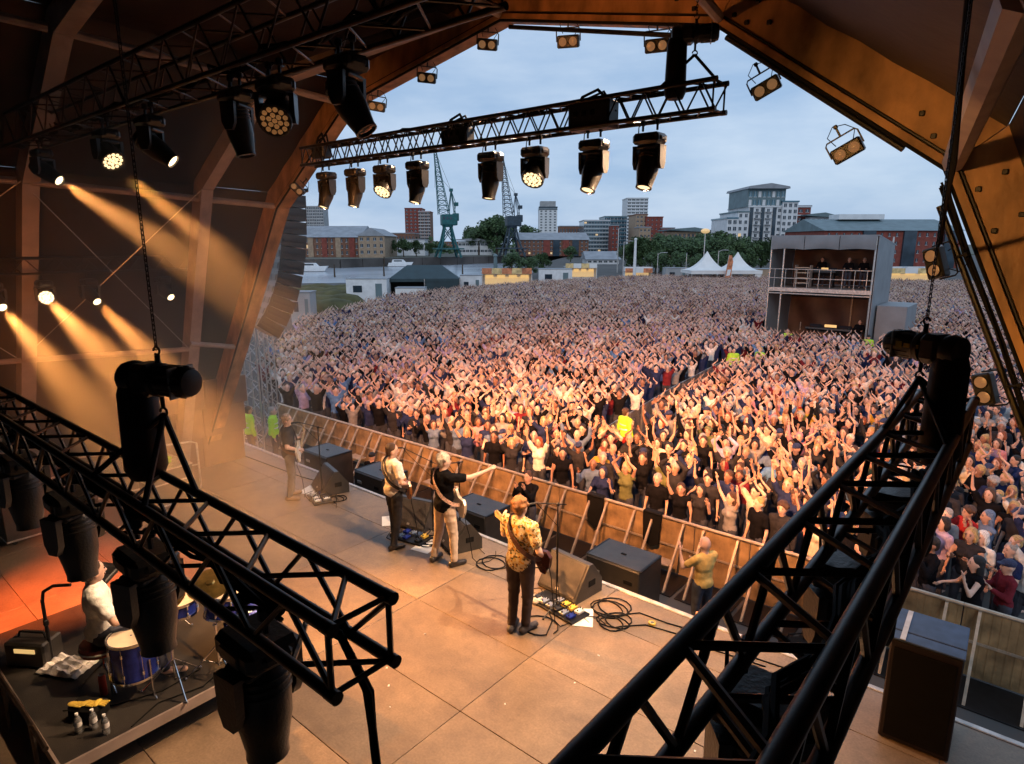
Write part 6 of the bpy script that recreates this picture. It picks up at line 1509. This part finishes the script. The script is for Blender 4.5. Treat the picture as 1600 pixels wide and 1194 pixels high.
block('white dome roofed hall low on the skyline behind the stalls', 918, 968, 393, 210, 14, 'whitewall', 1, 6, .6, .4, roof='gable', roofmat='greyroof', eave=2.5, z0=GZ)

def crane(lab, px, D, mt, jibtop, lean, ycab, ybase=-1.0):
    p = far(px, D); t = thing('dock_crane', lab, 'crane', p, (0, 0, YW + .3)); mm = M[mt]
    zc = zat(ycab, D) + 1.0; zt = zat(jibtop[1], D) + 1.0; zp = zc * .42; b = zc * .30
    for sx in (-1, 1):
        for sy in (-1, 1): m = MB(); m.tube([(sx * b, sy * b, 0), (sx * b * .55, sy * b * .55, zp), (sx * b * .28, sy * b * .28, zc - 2.6)], [.55, .5, .4], 4); m.build('leg', mm, t, 0)
    m = MB(); m.box((0, 0, zp * .55), (b * 2.5, b * 2.2, .5)); [m.box((s * b * .8, 0, zp * .3), (.4, b * 1.6, .4)) for s in (-1, 1)]; m.build('portal_platform', mm, t, 0)
    m = MB(); [m.tube([(-b * .5, s * b * .5, zp), (b * .4, s * b * .35, zc - 3)], .2, 4) for s in (-1, 1)]; [m.tube([(b * .5, s * b * .5, zp), (-b * .4, s * b * .35, zc - 3)], .2, 4) for s in (-1, 1)]; m.build('cross_brace', mm, t, 0)
    m = MB(); m.lathe([(2.2, zc - 3.2), (2.6, zc - 2.4)], None, 12); m.build('slewing_ring', mm, t)
    m = MB(); m.box((.6, 0, zc - .2), (6.8, 4.6, 4.6), bev=.3); m.box((3.6, 0, zc + 1.0), (2.4, 3.2, 3.2), bev=.2); m.build('machine_house', mm, t, 0)
    m = MB(); [m.box((-2 + k * 1.5, -2.34, zc + .5), (.9, .06, 1.2)) for k in range(3)]; m.build('cab_window', M['glass'], t, 0)
    base = V((-1.5, 0, zc + 2)); tip = V((lean, 0, zt)); d = (tip - base); n = 14
    m = MB()
    wd = lambda f: 1.9 * (1 - f) + .35
    cr = [(-1, -1), (1, -1), (1, 1), (-1, 1)]
    pt = lambda f, c: base + d * f + V((c[0] * wd(f), c[1] * wd(f) * .8, 0))
    for c in cr: m.tube([pt(0, c), pt(1, c)], .16, 4)
    m.build('jib_chord', mm, t, 0); m = MB()
    for k in range(n):
        f0, f1 = k / n, (k + 1) / n
        for q in range(4):
            c0, c1 = cr[q], cr[(q + 1) % 4]; m.tube([pt(f0, c0), pt(f1, c1)], .10, 4); m.tube([pt(f1, c0), pt(f1, c1)], .09, 4)
    m.build('jib_lattice', mm, t, 0)
    ap = V((1.8, 0, zc + (zt - zc) * .42)); m = MB()
    for s in (-1, 1): m.tube([(.5, s * 1.6, zc + 2), ap + V((0, s * .4, 0))], .18, 4); m.tube([(3.4, s * 1.6, zc + 1.6), ap + V((0, s * .4, 0))], .18, 4)
    m.box(ap, (1.4, 1.6, 1.2)); m.build('a_frame', mm, t, 0)
    m = MB(); m.tube([ap, base + d * .97], .06, 4); m.tube([ap, base + d * .6], .06, 4); m.tube([tip, tip + V((-.3, 0, -(zt - zc) * .55))], .05, 4); m.build('cable', M['black'], t, 0)
    m = MB(); m.box((3.9, 0, zc + (zt - zc) * .22), (1.6, 2.2, 1.5)); m.tube([(3.9, 0, zc + (zt - zc) * .22), ap], .15, 4); m.tube([(3.9, 0, zc + (zt - zc) * .22), (2.8, 0, zc + 2)], .15, 4); m.build('counterweight', mm, t, 0)
    m = MB(); m.tube([tip, tip + V((-.4, 0, 1.2))], .1, 4); m.lathe([(.5, -.1), (.5, .1)], Matrix.Translation(tip) @ Matrix.Rotation(R(90), 4, 'X'), 10); m.build('jib_head', mm, t, 0)
crane('teal dock crane with a tall lattice jib standing left on the far quay', 700, 285, 'crane', (683, 232), -4.9, 343)
crane('dark blue dock crane with a lattice jib in front of the right warehouse', 800, 305, 'craned', (786, 246), -4.6, 345)

# ------------------------------------------------------------------ trees
def crown_mesh(seed, w, h, n, mt, base=.28):
    r = random.Random(seed); m = MB(); cl = []
    for k in range(18):
        a = r.random() * 6.28; q = math.sqrt(r.random()); z = h * (base + (1 - base) * r.random() ** .8)
        tap = math.sin(math.pi * min(1, max(.12, (z / h - base * .6) / (1.12 - base * .6)))) ** .6
        cl.append((V((math.cos(a) * q * w * .42 * tap, math.sin(a) * q * w * .42 * tap, z * .92)), r.uniform(.13, .24) * w))
    for k in range(n):
        c, cr_ = r.choice(cl); d = V((r.gauss(0, 1), r.gauss(0, 1), r.gauss(0, .8))).normalized() * cr_ * r.random() ** .35
        p = c + d; s = w * r.uniform(.022, .05); u = V((r.gauss(0, 1), r.gauss(0, 1), r.gauss(0, 1))).normalized(); v = u.orthogonal().normalized()
        m.add([p - u * s, p + v * s * .7, p + u * s, p - v * s * .7], [(0, 1, 2, 3)], 0 if r.random() < .6 else 1)
    return m.mesh('crown', [M['leaf'], M['leafd']], 0)
def trunk_mesh(h):
    m = MB(); m.tube([(0, 0, 0), (.05, 0, h * .3), (0, .08, h * .6), (.1, 0, h * .85)], [h * .035, h * .026, h * .016, h * .006], 7)
    for k in range(6): a = k * 1.1; m.tube([(0, 0, h * (.28 + .07 * k)), (math.cos(a) * h * .2, math.sin(a) * h * .2, h * (.48 + .06 * k))], [h * .014, h * .005], 5)
    return m.mesh('trunk', M['bark'])
CR = [crown_mesh(s, 7, 8, 2600, None) for s in (1, 2, 3)]; TR = trunk_mesh(8)
tp = [(1003, 150, 1.0), (1018, 146, .92), (1034, 152, 1.06), (1050, 146, 1.0), (1066, 150, .98), (1081, 144, .95), (1096, 150, 1.1), (1112, 146, .98), (1128, 152, 1.12), (1142, 144, .92), (1158, 150, .98), (988, 156, .8), (1172, 146, .85), (1026, 134, .62), (1060, 132, .6), (1120, 132, .62), (1090, 130, .55), (1148, 132, .6),
      (748, 345, 1.9), (762, 350, 2.2), (776, 342, 2.45), (788, 352, 2.2), (734, 380, 1.9), (822, 360, 1.9), (612, 300, .95), (630, 296, 1.0), (650, 305, .9), (670, 315, .8), (688, 335, .9), (892, 215, .62), (800, 132, .6), (828, 128, .5), (848, 140, .55), (1192, 148, .9), (1210, 152, .95)]
for i, (px, D, s) in enumerate(tp):
    beh = 'in the tree belt' if 980 < px < 1215 and D < 160 else 'beyond the water' if D > 250 else 'at the water edge'
    seen = ('tall dark' if s > 1.02 else 'bushy' if s > .85 else 'small round') + ' green tree '
    near_ = min(((abs(px - q), n) for q, n in ((993, 'beside the white mast'), (1029, 'right of the thin pole'), (1050, 'left of the lamp post'), (1075, 'beside the short pole'), (1101, 'behind the amber lantern'), (1125, 'behind the tents'), (1150, 'behind the right tent'), (1185, 'below the apartment block'), (1210, 'left of the mixing tower'),
                                                       (750, 'left of the second crane'), (786, 'behind the second crane'), (620, 'right of the brick warehouse'), (655, 'left of the first crane'), (700, 'behind the first crane'), (830, 'behind the warehouse roof'), (530, 'on the grass bank'), (870, 'by the lit stall'), (596, 'left of the marquee'), (716, 'right of the marquee'))), key=lambda q: q[0])[1]
    TREES = globals().get('TREES', []); t = thing('tree', seen + beh + ', ' + near_, 'tree', far(px, D, -1.0 if D > 200 else GZ), (0, 0, rnd.random() * 6), group='trees along the far side'); t.scale = (s * rnd.uniform(.95, 1.15), s * rnd.uniform(.95, 1.15), s)
    ob('crown', CR[i % 3], t); ob('trunk', TR, t); TREES.append((px, t))
for L in set(t['label'] for _, t in TREES):
    q = sorted([a for a in TREES if a[1]['label'] == L], key=lambda a: a[0])
    for k, (_, t) in enumerate(q):
        if len(q) > 1: t['label'] = L + (', left one' if k == 0 else ', right one' if k == len(q) - 1 else ', middle one')
hd = MB()
r = random.Random(4)
for k in range(2600):
    px, D = r.uniform(480, 1260), r.uniform(380, 620); p = far(px, D); s = r.uniform(.5, 1.3); z = -1 + abs(r.gauss(0, 2.6)) * (1 + .8 * math.sin(px * .05)); u = V((r.gauss(0, 1), r.gauss(0, 1), r.gauss(0, 1))).normalized(); v = u.orthogonal()
    q = V((p.x, p.y, z)); hd.add([q - u * s * 1.5, q + v * s, q + u * s * 1.5, q - v * s], [(0, 1, 2, 3)])
tl = hd.build('far_treeline', M['leafd'], smooth=0); tl['kind'] = 'stuff'

# ------------------------------------------------------------------ added wash on the arch, drums and wall, red pool on the floor, smoke in the stage
spot('added_arch_wash', None, V((-.9, 6.6, 4.8)) - V((-1.9, 2.2, 5.35)), ARCH_W, 62, .8, (1, .46, .12), V((-1.9, 2.2, 5.35)), .08)  # these arch spots are added without a fixture, to brighten the beams
spot('added_arch_wash', None, V((-.2, 6.7, 2.6)) - V((-.75, 3.3, 3.7)), ARCH_W * .22, 70, .7, (1, .42, .07), V((-.75, 3.3, 3.7)), .08)
spot('added_arch_wash', None, V((-9.5, 6.6, 6.0)) - V((-5.2, 2.2, 5.3)), ARCH_W * 1.1, 42, .7, (1, .38, .12), V((-5.2, 2.2, 5.3)), .08)
spot('added_arch_wash', None, V((-4.2, 6.8, 7.7)) - V((-4.4, 4.6, 6.75)), ARCH_W * .22, 100, .8, (1, .34, .08), V((-4.4, 4.6, 6.75)), .08)
spot('floor_wash', None, V((-9.9, 2.3, 0)) - V((-8.4, .5, 3.9)), 6500, 42, 1.0, (1, .16, .03), V((-8.4, .5, 3.9)), .05)
spot('added_drum_key', None, V((-6.95, 1.9, 1.0)) - V((-5.25, 3.0, 5.75)), 1100, 20, .8, (1, .66, .38), V((-5.25, 3.0, 5.75)), .05)  # added spot to brighten the drummer; the moving head there stays unlit
spot('added_wall_wash', None, V((-12.6, 4.2, 3.6)) - V((-9.0, 1.2, 3.0)), 420, 85, 1.0, (1, .30, .07), V((-9.0, 1.2, 3.0)), .1)  # added spot with no fixture, warms the hazy left wall
hz = MB(); hz.box((-10.5, 3.45, 3.6), (6.8, 2.9, 6.8))
hm = bpy.data.materials.new('stage_smoke'); hm.use_nodes = True; nn = hm.node_tree.nodes; nn.clear()
vo = nn.new('ShaderNodeVolumePrincipled'); vo.inputs['Color'].default_value = (.92, .84, .76, 1); vo.inputs['Density'].default_value = .075; vo.inputs['Anisotropy'].default_value = .35  # warm light put into the colour of the white smoke as a tint
mo = nn.new('ShaderNodeOutputMaterial'); hm.node_tree.links.new(vo.outputs[0], mo.inputs['Volume'])
h = hz.build('stage_haze', hm, smooth=0); h['kind'] = 'stuff'
